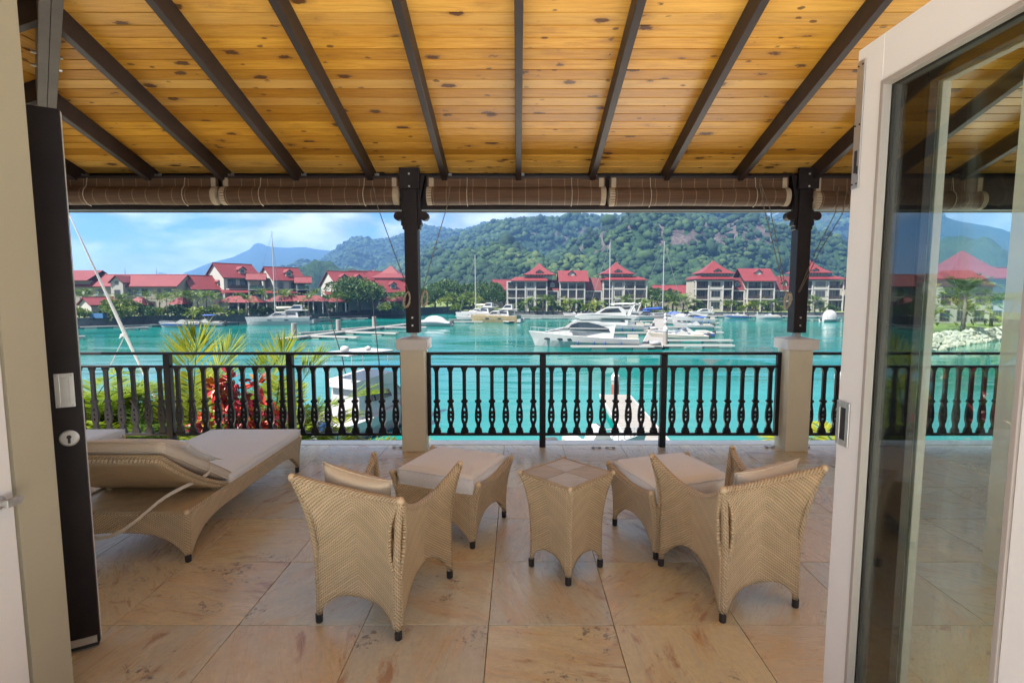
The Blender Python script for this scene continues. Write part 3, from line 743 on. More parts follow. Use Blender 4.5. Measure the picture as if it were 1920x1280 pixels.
def ottoman(loc, rz, label):
    t = thing('wicker_ottoman', label, 'ottoman', loc, rz, 'wicker ottomans in front of the armchairs')
    hw, hd = .275, .255
    foot = [(-hw, -hd), (hw, -hd), (hw, hd), (-hw, hd)]
    top = [(-hw - .05, -hd - .012, .425), (hw + .05, -hd - .012, .425), (hw + .05, hd + .012, .445), (-hw - .05, hd + .012, .445)]
    woven(t, foot, top, [dict(arch=.13, za=.335, zb=.335, bow=.01, p=2.8), dict(arch=.15, sag=.055, q=2.0, bow=.012, p=2.4), dict(arch=.13, za=.335, zb=.335, bow=.01, p=2.8), dict(arch=.15, sag=.055, q=2.0, bow=.012, p=2.4)], ease=3.0)
    MB().box((-hw, -hd + .01, .30), (hw, hd - .01, .335)).build('seat_base', M['wicker'], t)
    cushion(t, 'seat_cushion', (-hw - .012, -hd - .005, .338), (hw + .012, hd + .02, .475), 'fabric_white', .02)
    return t
ottoman((-.452, 3.64, 0), R(-22), 'wicker ottoman with pale seat cushion in front of the lounger-side armchair')
ottoman((1.03, 3.49, 0), R(19), 'wicker ottoman with white cushion before the armchair by the white door')
m_weave('wicker_mid', (0.66, 0.56, 0.42), (0.82, 0.73, 0.58), (0.38, 0.29, 0.18), False, 0.014)
def side_table():
    t = thing('wicker_side_table', 'small square flared wicker table between the two armchairs', 'side table', (.288, 3.072, 0), R(45 - 1))
    h, g = .146, .192
    foot = [(-h, -h), (h, -h), (h, h), (-h, h)]; top = [(-g, -g, .575), (g, -g, .575), (g, g, .575), (-g, g, .575)]
    woven(t, foot, top, [dict(arch=.10, bow=.006, p=2.6)] * 4, ease=4.0, rim_r=.009, leg_r=.0125, solid=.016)
    tp = MB()
    MB().box((-g + .004, -g + .004, .555), (g - .004, g - .004, .578)).build('table_top', M['wicker_rim'], t)
    for i in (0, 1):
        for j in (0, 1):
            m = MB(); e = .002
            x0, x1, y0, y1 = (i - 1) * g + e, i * g - e, (j - 1) * g + e, j * g - e; z = .584
            m.box((x0, y0, .5785), (x1, y1, z))
            m.uv = [None] * len(m.f); q = [(x0, y0), (x1, y0), (x1, y1), (x0, y1)]
            if i != j: q = [(b, a) for a, b in q]
            m.uv[1] = q
            m.build('top_square', M['wicker_pale' if i == j else 'wicker_mid'], t)
side_table()
def lounger(loc, label):
    t = thing('sun_lounger', label, 'sun lounger', loc, 0, 'wicker sun loungers by the railing')
    hw = .385; y0, y1 = 0, 1.62
    foot = [(-hw, y0), (hw, y0), (hw, y1), (-hw, y1)]
    top = [(-hw - .02, y0 - .02, .315), (hw + .02, y0 - .02, .315), (hw + .02, y1 + .03, .315), (-hw - .02, y1 + .03, .315)]
    woven(t, foot, top, [dict(arch=.15, bow=0, p=3.4), dict(arch=.17, bow=0, p=7), dict(arch=.15, bow=0, p=3.4), dict(arch=.17, bow=0, p=7)], ease=2.0, rim_r=.012)
    MB().box((-hw - .012, .01, .285), (hw + .012, y1 + .02, .316)).build('deck', M['wicker'], t)
    hy = .46                                      # hinge of the raised back
    cushion(t, 'mattress', (-hw - .02, hy, .318), (hw + .02, y1 + .055, .395), 'fabric_white', .012)
    ang = R(31)
    Mx = Matrix.Translation((0, hy, .325)) @ Matrix.Rotation(-ang, 4, 'X')
    m = MB(); NL = .78
    def bp(u, v):
        x = (-hw - .012) + (2*hw + .024) * u; yy = -NL * v; z = -.004 - .05 * math.sin(v * math.pi) * .6
        return Mx @ Vector((x, yy, z))
    m.grid(bp, 10, 12, lambda u, v: ((u - .5) * .8, v * NL)); o = m.build('backrest', M['wicker'], t, smooth=True); md = o.modifiers.new('s', 'SOLIDIFY'); md.thickness = .035; md.offset = 1
    e = MB(); e.tube([bp(0, k / 12) for k in range(13)] + [bp(k / 10, 1) for k in range(1, 11)] + [bp(1, 1 - k / 12) for k in range(1, 13)], .014, 8); e.build('backrest_rim', M['wicker_rim'], t, smooth=True)
    cushion(t, 'back_cushion', (-hw - .015, -NL - .015, .012), (hw + .015, -.005, .088), 'fabric', .014, Mx)
    for sx in (-1, 1): MB().box((sx * (hw - .03) - .02, hy - .10, .316), (sx * (hw - .03) + .02, hy - .04, .345)).build('hinge_block', M['wicker_rim'], t)
    st = MB(); P0 = Mx @ Vector((hw + .006, -.30, .10)); P0b = Mx @ Vector((hw + .022, -.30, .0))
    ctl = [P0, P0b, Vector((hw - .10, -.02, .42)), Vector((hw - .25, -.09, .29)), Vector((.0, -.12, .215)), Vector((-.22, -.10, .215)), Vector((-.42, -.03, .30))]
    pts = []
    for i in range(len(ctl) - 1):
        p0, p1, p2, p3 = ctl[max(i - 1, 0)], ctl[i], ctl[i + 1], ctl[min(i + 2, len(ctl) - 1)]
        for k in range(5):
            q = k / 5; pts.append(.5 * (2 * p1 + (p2 - p0) * q + (2 * p0 - 5 * p1 + 4 * p2 - p3) * q * q + (3 * p1 - p0 - 3 * p2 + p3) * q ** 3))
    pts.append(ctl[-1])
    for a, b in zip(pts, pts[1:]):
        st.poly([a + Vector((0, 0, .011)), a - Vector((0, 0, .011)), b - Vector((0, 0, .011)), b + Vector((0, 0, .011))])
    o = st.build('strap', M['fabric'], t); md = o.modifiers.new('s', 'SOLIDIFY'); md.thickness = .003
    return t
lounger((-2.405, 3.13, 0), 'wicker sun lounger with raised back and white mattress next to the dark door')
lounger((-4.02, 3.13, 0), 'wicker sun lounger half hidden behind the dark door, nearest the corner pier')
ang = R(31)
pl = pillow(None, 'throw_pillow', .78, .40, .12, 'fabric_white', Matrix.Translation((-2.405, 3.37, .615)) @ Matrix.Rotation(-ang, 4, 'X'))
tag(pl, 'long white pillow lying on the raised lounger back', 'pillow')
# ---------------------------------------------------------------- water, banks, hills
def m_water():
    k = NB('water'); v = k.co('Object')
    n1 = k.noise(k.vmath('MULTIPLY', v, (0.35, 1.0, 1)), 1.1, 5, 0.6, 0.4)
    n2 = k.noise(k.vmath('MULTIPLY', v, (0.10, 0.35, 1)), 0.5, 3, 0.5)
    patch = k.noise(k.vmath('MULTIPLY', v, (0.02, 0.07, 1)), 1.0, 4, 0.6, 0.6)
    c = k.ramp(patch, [(0.3, (0.001, 0.084, 0.074)), (0.7, (0.002, 0.120, 0.110))])
    st = k.ramp(patch, [(0.40, 0.06), (0.60, 1.0)])
    h = k.math('MULTIPLY', k.math('ADD', n1, k.math('MULTIPLY', n2, 2.5)), st)
    k.bump(h, 0.36, 0.11)
    k.b.inputs['IOR'].default_value = 1.33
    M['water'] = k.fin(c, k.ramp(patch, [(.4, .03), (.62, .14)]), 0.26)
m_water()
tag(MB().box((-2500, 6.2, WATER - .4), (2500, 900, WATER)).build('water', M['water']), kind='structure')
plain('bounce_paving', (0.78, 0.74, 0.66), 0.8, 0.15, 0.6)
plain('quay_stone', (0.085, 0.080, 0.085), 0.85, 0.35, 1.2, 0.3, 6)
plain('lawn', (0.085, 0.12, 0.022), 0.9, 0.35, 0.25)
plain('house_base', (0.40, 0.36, 0.30), 0.85, 0.1, 1)
tag(MB().box((-90, 5.82, WATER - 1), (90, 19.0, -4.2)).build('bounce_ground', M['bounce_paving']), kind='structure')  # unseen pale ground, widened and brightened to bounce sunlight onto the terrace ceiling
tag(MB().box((-5.5, 1.0, -4.3), (8.9, 5.60, -.36)).build('house_wall', M['wall_white']), kind='structure')
def bank(name, line, z, back, wallm, topm):
    n = len(line); m = MB()
    top = [(p.x, p.y, z) for p in line]; low = [(p.x, p.y, WATER - .3) for p in line]; bk = [Vector((p.x, back, z)) for p in line]
    m.cur = 1
    for i in range(n - 1): m.poly([low[i], low[i + 1], top[i + 1], top[i]])
    m.cur = 0
    for i in range(n - 1): m.poly([top[i], top[i + 1], (top[i + 1][0] * 1.0, back, z), (top[i][0], back, z)])
    return tag(m.build(name, [topm, wallm]), kind='structure')
LZ, RZ = -3.85, -4.85
left_line = [on(-900, 660, WATER), on(-300, 636, WATER), on(0, 624, WATER), on(145, 616, WATER), on(300, 609, WATER), on(485, 601.5, WATER), on(640, 595, WATER), on(800, 588, WATER), on(880, 585, WATER)]
bank('left_bank_ground', left_line, LZ, 500, M['quay_stone'], M['lawn'])
right_line = [on(862, 589, WATER), on(960, 590, WATER), on(1100, 590.5, WATER), on(1250, 591, WATER), on(1500, 592, WATER), on(1600, 592.5, WATER), on(1800, 593, WATER), on(2300, 594, WATER)]
bank('right_bank_ground', right_line, RZ, 500, M['quay_stone'], M['lawn'])
stone_line = [left_line[i].lerp(left_line[i + 1], f) for i in range(2, 7) for f in (0, .25, .5, .75)]
# coping stones along the left quay wall
qc = MB()
for i in range(len(left_line) - 1):
    a, b = left_line[i], left_line[i + 1]; d = (b - a).normalized(); nrm = Vector((d.y, -d.x, 0))
    qc.prism([(a.x + nrm.x*.15, a.y + nrm.y*.15), (b.x + nrm.x*.15, b.y + nrm.y*.15), (b.x - nrm.x*.4, b.y - nrm.y*.4), (a.x - nrm.x*.4, a.y - nrm.y*.4)], LZ + .004, LZ + .16, 'z')
plain('quay_cap', (0.15, 0.14, 0.135), 0.8, 0.2, 1)
tag(qc.build('quay_kerb', M['quay_cap']), kind='structure')
rl2 = right_line[:6]
qc = MB()
for a, b in zip(rl2, rl2[1:]):
    qc.prism([(a.x, a.y - .15), (b.x, b.y - .15), (b.x, b.y + .4), (a.x, a.y + .4)], RZ + .004, RZ + .14, 'z')
tag(qc.build('quay_kerb', M['quay_cap']), kind='structure')
tag(MB().box((-6000, 480, -6.2), (6000, 7000, LZ - .15)).build('far_land', M['lawn']), kind='structure')

def m_hill(name, g0, g1, rock, sc):
    k = NB(name); v = k.co('Object')
    f = k.noise(v, .02 * sc, 7, .65); f2 = k.noise(v, .09 * sc, 5, .7)
    c = k.ramp(k.math('ADD', k.math('MULTIPLY', f, .5), k.math('MULTIPLY', f2, .5)), [(.36, g0), (.62, g1)])
    at_ = k.n('ShaderNodeAttribute', attribute_name='rock').outputs['Fac']
    rk = k.ramp(k.noise(k.vmath('MULTIPLY', v, (1, 1, .22)), .11 * sc, 8, .75, .6), [(.33, tuple(c * .28 for c in rock)), (.5, tuple(c * .8 for c in rock)), (.68, tuple(c * 1.5 for c in rock))])
    edge = k.math('ADD', at_, k.math('MULTIPLY', k.math('SUBTRACT', f2, .5), .9))
    c = k.mix(k.ramp(edge, [(.45, 0.0), (.55, 1.0)]), c, rk)
    k.bump(k.math('ADD', f2, k.math('MULTIPLY', f, .5)), .9, 9.0 / sc)
    M[name] = k.fin(c, .95, .1)
m_hill('hill_near', (.010, .025, .010), (.022, .046, .015), (.075, .060, .056), 1.0)
m_hill('hill_far', (.006, .014, .008), (.014, .028, .014), (.05, .045, .04), .6)
def lerp_tab(tab, x):
    if x <= tab[0][0]: return tab[0][1]
    for (a, b), (c, d) in zip(tab, tab[1:]):
        if x <= c: return b + (d - b) * (x - a) / (c - a)
    return tab[-1][1]
class Hill:
    def __init__(s, tab, Y0, Yr, rough, cliffs=None, seed=0):
        s.tab, s.Y0, s.Yr, s.rough, s.cl, s.sd = tab, Y0, Yr, rough, cliffs, seed
    def pos(s, px, v):
        yr = lerp_tab(s.tab, px); Y = s.Y0 + (s.Yr - s.Y0) * v
        if v <= 1:
            e = v * (1.15 - .15 * v)
            zr = at(px, yr, s.Yr).z; z0 = LZ - 1
            z = z0 + (zr - z0) * e
        else: z = at(px, yr, s.Yr).z * (1 - (v - 1) * 1.2)
        X = at(px, 545, Y).x
        q = Vector((X, Y, s.sd * 100)) / (s.Yr * .16)
        a = s.rough * (noise.fractal(q, .9, 2.1, 5) - abs(noise.noise(q * 1.3)) * .5)
        z += a * min(1, v * 4) * (1 - .55 * max(0, (min(v, 1) - .6) / .4))
        return Vector((X, Y, z))
    def rock(s, px, v):
        if not s.cl: return 0
        q = s.pos(px, min(v, 1)); y = 545.5 - 1000 * (q.z - CAM_H) / q.y
        r = 0
        for cx, cy, rx, ry in s.cl:
            d = ((px - cx) / rx) ** 2 + ((y - cy) / ry) ** 2; r = max(r, 1.15 - d)
        if r <= 0: return 0
        return max(0, min(1, .36 + .45 * r + 1.5 * noise.fractal(Vector((px * .09, y * .06, 7)), .7, 2.1, 4)))
    def build(s, name, mat, nx, ny, vmax=1.35):
        p0, p1 = s.tab[0][0], s.tab[-1][0]
        m = MB(); rk = []
        for j in range(ny + 1):
            for i in range(nx + 1):
                px, v = p0 + (p1 - p0) * i / nx, vmax * j / ny
                m.v.append(tuple(s.pos(px, v))); rk.append(s.rock(px, v))
        for j in range(ny):
            for i in range(nx): m.face((j*(nx+1)+i, j*(nx+1)+i+1, (j+1)*(nx+1)+i+1, (j+1)*(nx+1)+i))
        o = m.build(name, mat, smooth=True)
        a = o.data.attributes.new('rock', 'FLOAT', 'POINT'); a.data.foreach_set('value', rk)
        return tag(o, kind='structure')
CL = [(1050, 447, 22, 14), (1085, 440, 16, 14), (1118, 438, 18, 12), (1172, 464, 26, 12), (1195, 428, 22, 12), (1135, 460, 18, 10), (1225, 425, 20, 8), (1300, 445, 60, 18), (1370, 432, 55, 22), (1420, 440, 40, 22), (1255, 452, 30, 12), (1100, 470, 20, 10), (1000, 440, 8, 5), (950, 470, 8, 5)]
main = Hill([(560, 552), (640, 545), (700, 533), (760, 508), (790, 493), (830, 470), (870, 455), (900, 440), (945, 424), (980, 413), (1020, 415), (1060, 412), (1112, 408), (1160, 411), (1180, 402), (1250, 394), (1330, 394), (1380, 402), (1422, 412), (1450, 430), (1480, 442), (1520, 456), (1600, 478), (1800, 505), (2100, 530)], 330, 1150, 62, CL, 1)
main.build('main_hill', M['hill_near'], 230, 80)
mid = Hill([(480, 540), (540, 522), (590, 502), (620, 480), (645, 464), (665, 453), (680, 454), (720, 457), (770, 450), (800, 439), (860, 442), (900, 432), (950, 425), (1050, 450), (1200, 500)], 900, 1900, 80, None, 2)
mid.build('middle_hill', M['hill_far'], 150, 40)
far = Hill([(240, 540), (280, 522), (292, 514), (302, 509), (322, 514), (335, 518), (350, 510), (370, 503), (400, 492), (440, 482), (470, 467), (479, 457), (486, 453), (496, 455), (505, 459), (540, 463), (575, 461), (600, 465), (640, 472), (720, 490), (820, 540)], 2200, 3300, 30, None, 3)
far.build('far_hill', M['hill_far'], 150, 24)
rgt = Hill([(1300, 470), (1380, 432), (1440, 404), (1500, 380), (1580, 362), (1700, 385), (1900, 440), (2200, 520), (2600, 540)], 1000, 1800, 40, [(1560, 405, 30, 5), (1530, 412, 20, 6), (1575, 420, 20, 4)], 4)
rgt.build('right_hill', M['hill_far'], 120, 40)

def m_leaf(name, stops, rough=.6, trans=.25, scale=.6, spec=.3):
    k = NB(name); a = k.n('ShaderNodeAttribute', attribute_name='tone').outputs['Fac']
    f = k.math('ADD', a, k.math('MULTIPLY', k.math('SUBTRACT', k.noise(k.co('Object', rnd=9), scale, 3), .5), .5))
    c = k.ramp(f, stops)
    k.fin(c, rough, spec)
    if not trans: k.bump(k.noise(k.co('Object'), .45, 5, .65), .6, 1.4)
    if trans:
        o = k.t.nodes['Material Output']; tl = k.n('ShaderNodeBsdfTranslucent'); k.put(k.mix(1.0, c, (1.2, 1.3, .7), 'MULTIPLY'), tl.inputs[0])
        ms = k.n('ShaderNodeMixShader'); ms.inputs[0].default_value = trans
        k.put(k.b.outputs[0], ms.inputs[1]); k.put(tl.outputs[0], ms.inputs[2]); k.put(ms.outputs[0], o.inputs[0])
    M[name] = k.m
m_leaf('forest', [(.1, (.006, .016, .008)), (.45, (.012, .030, .012)), (.7, (.022, .046, .015)), (1, (.050, .072, .022))], .8, 0, .12, .15)
m_leaf('tree_leaf', [(.1, (.012, .032, .010)), (.5, (.030, .066, .014)), (.9, (.070, .120, .022))], .6, .2)
m_leaf('bright_leaf', [(.1, (.035, .070, .010)), (.5, (.085, .130, .014)), (.9, (.16, .17, .020))], .55, .25)
m_leaf('palm_leaf', [(.1, (.022, .052, .012)), (.5, (.055, .095, .016)), (.9, (.12, .14, .022))], .45, .25)
plain('bark', (.10, .08, .06), .9, .3, 3, .3, 8)

ICO = None
def blobs(name, pts, mat, seed=1):
    """pts: list of (pos, radius, tone): rounded crowns joined into one far-off wood"""
    bm = bmesh.new(); bmesh.ops.create_icosphere(bm, subdivisions=1 if len(pts) > 9000 else 2, radius=1)
    if len(pts) <= 9000: bmesh.ops.delete(bm, geom=[v for v in bm.verts if v.co.z < -.35], context='VERTS')
    bm.verts.index_update(); V0 = np.array([v.co for v in bm.verts]); F0 = np.array([[v.index for v in f.verts] for f in bm.faces]); bm.free()
    rg = np.random.RandomState(seed); nv, nf = len(V0), len(F0); N = len(pts)
    kinds = []
    for k in range(8):
        d = np.array([1 + (.55 if len(V0) > 60 else .42) * noise.fractal(Vector(v) * 1.7 + Vector((k * 9, 0, 0)), .7, 2.1, 3) for v in V0]); kinds.append((V0 * d[:, None]) @ np.array(Matrix.Rotation(.5 + k * .9, 3, Vector((math.sin(k * 2.1), math.cos(k * 2.1), .4 * math.sin(k)))).transposed()))
    VV = np.empty((N * nv, 3), np.float32); FF = np.empty((N * nf, 3), np.int32); TT = np.empty(N * nv, np.float32)
    for i, (p, r, tn) in enumerate(pts):
        a = rg.rand() * 6.283; c, s = math.cos(a), math.sin(a); K = kinds[rg.randint(8)]
        sx, sz = r * rg.uniform(.8, 1.1), r * rg.uniform(.7, 1.05)
        VV[i*nv:(i+1)*nv, 0] = (K[:, 0] * c - K[:, 1] * s) * sx + p[0]; VV[i*nv:(i+1)*nv, 1] = (K[:, 0] * s + K[:, 1] * c) * sx + p[1]; VV[i*nv:(i+1)*nv, 2] = K[:, 2] * sz + p[2]
        FF[i*nf:(i+1)*nf] = F0 + i * nv; TT[i*nv:(i+1)*nv] = tn
    me = bpy.data.meshes.new(name); me.vertices.add(len(VV)); me.vertices.foreach_set('co', VV.ravel())
    me.loops.add(FF.size); me.loops.foreach_set('vertex_index', FF.ravel()); me.polygons.add(len(FF))
    me.polygons.foreach_set('loop_start', np.arange(0, FF.size, 3, dtype=np.int32)); me.polygons.foreach_set('loop_total', np.full(len(FF), 3, np.int32))
    a = me.attributes.new('tone', 'FLOAT', 'POINT'); a.data.foreach_set('value', TT)
    me.materials.append(mat); me.polygons.foreach_set('use_smooth', np.ones(len(FF), bool)); me.update(calc_edges=True); me.validate()
    o = bpy.data.objects.new(name, me); C.objects.link(o); return o
rg = random.Random(12)
pts = []
while len(pts) < 24000:
    px, v = rg.uniform(690, 1640), rg.random() ** 1.35 * 1.02
    if main.rock(px, v) > .55 and rg.random() < .93: continue
    p = main.pos(px, v); r = (rg.uniform(1.0, 2.9) if rg.random() < .8 else rg.uniform(2.8, 4.6)) * (1 + 1.1 * v) * (1.5 if rg.random() < .06 else 1)
    tn = .5 + .55 * noise.noise(Vector((p.x, p.y, 0)) * .012) + rg.uniform(-.28, .28)
    pts.append((p + Vector((0, 0, r * .25)), r, tn))
tag(blobs('hillside_forest', pts, M['forest']), 'dense green forest covering the near hillside', 'forest', kind='stuff')
pts = []
for _ in range(4200):
    px, v = rg.uniform(500, 960), rg.random() * 1.02; p = mid.pos(px, v); r = rg.uniform(5, 10); pts.append((p, r, .45 + rg.uniform(-.25, .25)))
for _ in range(1800):
    px, v = rg.uniform(1330, 1760), rg.random() * 1.02; p = rgt.pos(px, v); r = rg.uniform(7, 14); pts.append((p, r, .55 + rg.uniform(-.3, .3)))
tag(blobs('distant_forest', pts, M['forest'], 5), 'hazy forest on the farther hills', 'forest', kind='stuff')

# ---------------------------------------------------------------- haze
hz = NB('haze'); hz.t.nodes.remove(hz.b)
pv = hz.n('ShaderNodeVolumePrincipled'); pv.inputs['Color'].default_value = (.20, .42, .82, 1); pv.inputs['Density'].default_value = .00030; pv.inputs['Anisotropy'].default_value = .2
hz.put(pv.outputs[0], hz.t.nodes['Material Output'].inputs['Volume'])
tag(MB().box((-5000, -40, WATER - 1.5), (5000, 4600, 340)).build('haze', hz.m), 'thin blue sea haze over the bay', 'haze', kind='stuff')
# ---------------------------------------------------------------- houses
plain('stucco', (.22, .20, .165), .85, .08, .8, .1, 3, rnd=.12)
plain('stucco_white', (.27, .26, .24), .85, .06, .8)
plain('trim_white', (.30, .29, .275), .7, .05, 1)
def m_roof(name, col):
    k = NB(name); v = k.co('Object'); sx = k.n('ShaderNodeSeparateXYZ'); k.put(v, sx.inputs[0])
    f = k.noise(v, .5, 5, .6); c = k.ramp(f, [(.3, tuple(q * .86 for q in col)), (.7, tuple(q * 1.1 for q in col))])
    rib = k.math('GREATER_THAN', k.math('SINE', k.math('MULTIPLY', k.math('ADD', sx.outputs[0], sx.outputs[1]), 2 * math.pi / .55)), .86)
    c = k.mix(k.math('MULTIPLY', rib, .35), c, tuple(q * .55 for q in col))
    k.bump(rib, .4, .05)
    M[name] = k.fin(c, .5, .3)
m_roof('roof_red', (.115, .016, .019)); m_roof('roof_deep', (.085, .017, .019))
plain('window_glass', (.016, .022, .028), .12, .3, .4, spec=.7)
plain('window_frame', (.10, .085, .07), .6, .1)
plain('shutter_blue', (.10, .17, .20), .6, .15, 2); plain('shutter_green', (.035, .085, .075), .6, .15, 2)
plain('balcony_dark', (.040, .030, .026), .6, .2, 3)
plain('recess', (.11, .095, .075), .9, .15, 1)
plain('teal_gable', (.05, .12, .10), .7, .1)
PENT = lambda D, zw, zr: [(0, 0), (D, 0), (D, zw), (D / 2, zr), (0, zw)]
def window(root, p, w, h, ax, shut=None, nm='window', mull=1):
    """p = centre on the wall face; ax 'y': faces -y; ax 'x': faces -x; shutters beside it"""
    def bx(u0, u1, z0, z1, d0, d1):
        return ((p[0] + u0, p[1] - d1, p[2] + z0), (p[0] + u1, p[1] - d0, p[2] + z1)) if ax == 'y' else ((p[0] - d1, p[1] + u0, p[2] + z0), (p[0] - d0, p[1] + u1, p[2] + z1))
    f = MB(); t = .10
    f.box(*bx(-w/2, -w/2 + t, -h/2, h/2, .002, .07)); f.box(*bx(w/2 - t, w/2, -h/2, h/2, .002, .07)); f.box(*bx(-w/2 + t, w/2 - t, h/2 - t, h/2, .002, .07)); f.box(*bx(-w/2 + t, w/2 - t, -h/2, -h/2 + t, .002, .07))
    for i in range(1, mull + 1):
        u = -w/2 + w * i / (mull + 1); f.box(*bx(u - .035, u + .035, -h/2 + t, h/2 - t, .002, .06))
    o = f.build(nm, M['window_frame'], root)
    MB().box(*bx(-w/2 + t, w/2 - t, -h/2 + t, h/2 - t, .001, .03)).build('pane', M['window_glass'], o)
    if shut:
        for s in (-1, 1):
            a, b = sorted((s * (w/2 + .03), s * (w/2 + w * .42))); MB().box(*bx(a, b, -h/2, h/2, .002, .06)).build('shutter', M[shut], o)
    return o
def gable_roof(root, W_, D, zw, zr, ov=.5, mat='roof_red', th=.16, x0=0, gx=.45, y0=0):
    sl = (zr - zw) / (D / 2); e = zw - ov * sl
    m = MB(); m.prism([(y0 - ov, e), (y0 + D / 2, zr), (y0 + D + ov, e), (y0 + D + ov, e + th), (y0 + D / 2, zr + th), (y0 - ov, e + th)], x0 - gx, x0 + W_ + gx, 'x')
    r = m.build('roof', M[mat], root)
    MB().cyl((x0 - gx, y0 + D / 2, zr + th + .02), (x0 + W_ + gx, y0 + D / 2, zr + th + .02), .12, n=6).build('ridge_cap', M['roof_deep'], r)
    return r
def levels_roof(root, cx, cy, lv, mat='roof_red', name='roof'):
    m = MB(); b = 0
    for hx, hy, z in lv: m.v += [(cx - hx, cy - hy, z), (cx + hx, cy - hy, z), (cx + hx, cy + hy, z), (cx - hx, cy + hy, z)]
    for i in range(len(lv) - 1):
        for k in range(4): m.face((i*4 + k, i*4 + (k+1) % 4, (i+1)*4 + (k+1) % 4, (i+1)*4 + k))
    m.face((3, 2, 1, 0)); n = len(lv) - 1; m.face((n*4, n*4+1, n*4+2, n*4+3))
    return m.build(name, M[mat], root)
def dormer(root, roof, x, y, z, w=1.6, h=1.5, d=2.2, glass='shutter_green', round_=False):
    m = MB(); m.prism([(x - w/2, z), (x + w/2, z), (x + w/2, z + h * .62), (x, z + h), (x - w/2, z + h * .62)], y, y + d, 'y'); o = m.build('dormer', M['stucco_white'], root)
    m = MB(); q = .3; m.prism([(x - w/2 - q, z + h * .62 - .16), (x, z + h + .06), (x + w/2 + q, z + h * .62 - .16), (x + w/2 + q, z + h * .62), (x, z + h + .24), (x - w/2 - q, z + h * .62)], y - .35, y + d, 'y'); m.build('dormer_roof', M['roof_red'], o)
    m = MB(); m.box((x - w * .27, y - .05, z + .2), (x + w * .27, y - .002, z + h * .62)); m.build('dormer_window', M[glass], o)
    return o
def gable_house(label, px, base_py, Y, a, W_, D, zw, zr, wins=(), gwins=(), mat='stucco', dorm=None, ov=.55, zb=None, group=None, name='gabled_house'):
    """near corner seen at px; ridge runs along local x, turned by a"""
    p = at(px, base_py, Y); z0 = zb if zb is not None else LZ
    t = thing(name, label, 'house', (p.x, p.y, z0), R(a), group)
    m = MB(); m.prism(PENT(D, zw, zr), 0, W_, 'x'); m.build('wall', M[mat], t)
    r = gable_roof(t, W_, D, zw, zr, ov)
    for (x, z, w, h, *s) in wins: window(t, (x, 0, z), w, h, 'y', s[0] if s else None)
    for (y, z, w, h, *s) in gwins: window(t, (0, y, z), w, h, 'x', s[0] if s else None)
    if dorm:
        for dx, dt in dorm:
            yy = D / 2 * dt; dormer(t, r, dx, yy - .3, zw + (zr - zw) * dt - .1, 1.7, 1.7, D * .3)
    return t
def storeys(root, X0, Y0, bays, lv, depth=1.7, zrail=1.0, backY=None):
    """a facade of bays: (x0, x1, kind) over floor levels lv (list of z)"""
    for (xa, xb, kind) in bays:
        xa, xb = X0 + xa, X0 + xb
        for za, zb_ in zip(lv, lv[1:]):
            h = zb_ - za
            if kind == 'w':
                MB().box((xa, Y0, za), (xb, Y0 + .3, zb_)).build('wall_bay', M['stucco_white'], root); w = (xb - xa)
                window(root, ((xa + xb) / 2, Y0, za + h * .52), w * .62, h * .58, 'y', None, 'window', 2)
            else:
                MB().box((xa, Y0 + depth, za), (xb, Y0 + depth + .2, zb_)).build('wall_bay', M['stucco'], root)
                w = xb - xa; k = max(1, int(w / 2.4))
                for i in range(k): window(root, (xa + w * (i + .5) / k, Y0 + depth, za + h * .44), w / k * .74, h * .78, 'y', None, 'glazed_door', 3)
                m = MB(); m.box((xa + .1, Y0 + .02, za + zrail - .08), (xb - .1, Y0 + .10, za + zrail)); m.box((xa + .1, Y0 + .02, za + .14), (xb - .1, Y0 + .08, za + .20))
                nb = int((xb - xa - .2) / .22)
                for i in range(nb): x = xa + .1 + (i + .5) * (xb - xa - .2) / nb; m.box((x - .055, Y0 + .03, za + .20), (x + .055, Y0 + .07, za + zrail - .08))
                m.build('balcony_rail', M['balcony_dark'], root)
    xs = sorted({b[0] for b in bays} | {b[1] for b in bays}); x0, x1 = X0 + xs[0], X0 + xs[-1]
    for z in lv[1:]:
        MB().box((x0 - .15, Y0 - .12, z - .32), (x1 + .15, Y0 + depth + .1, z - .002)).build('floor_slab', M['trim_white'], root)
    for x in xs: MB().box((X0 + x - .19, Y0 - .17, lv[0]), (X0 + x + .19, Y0 + .21, lv[-1] - .322)).build('column', M['trim_white'], root)
def finial(root, x, y, z, h=1.2): MB().cyl((x, y, z - .3), (x, y, z + h), .07, .02, 6).build('finial', M['roof_deep'], root)
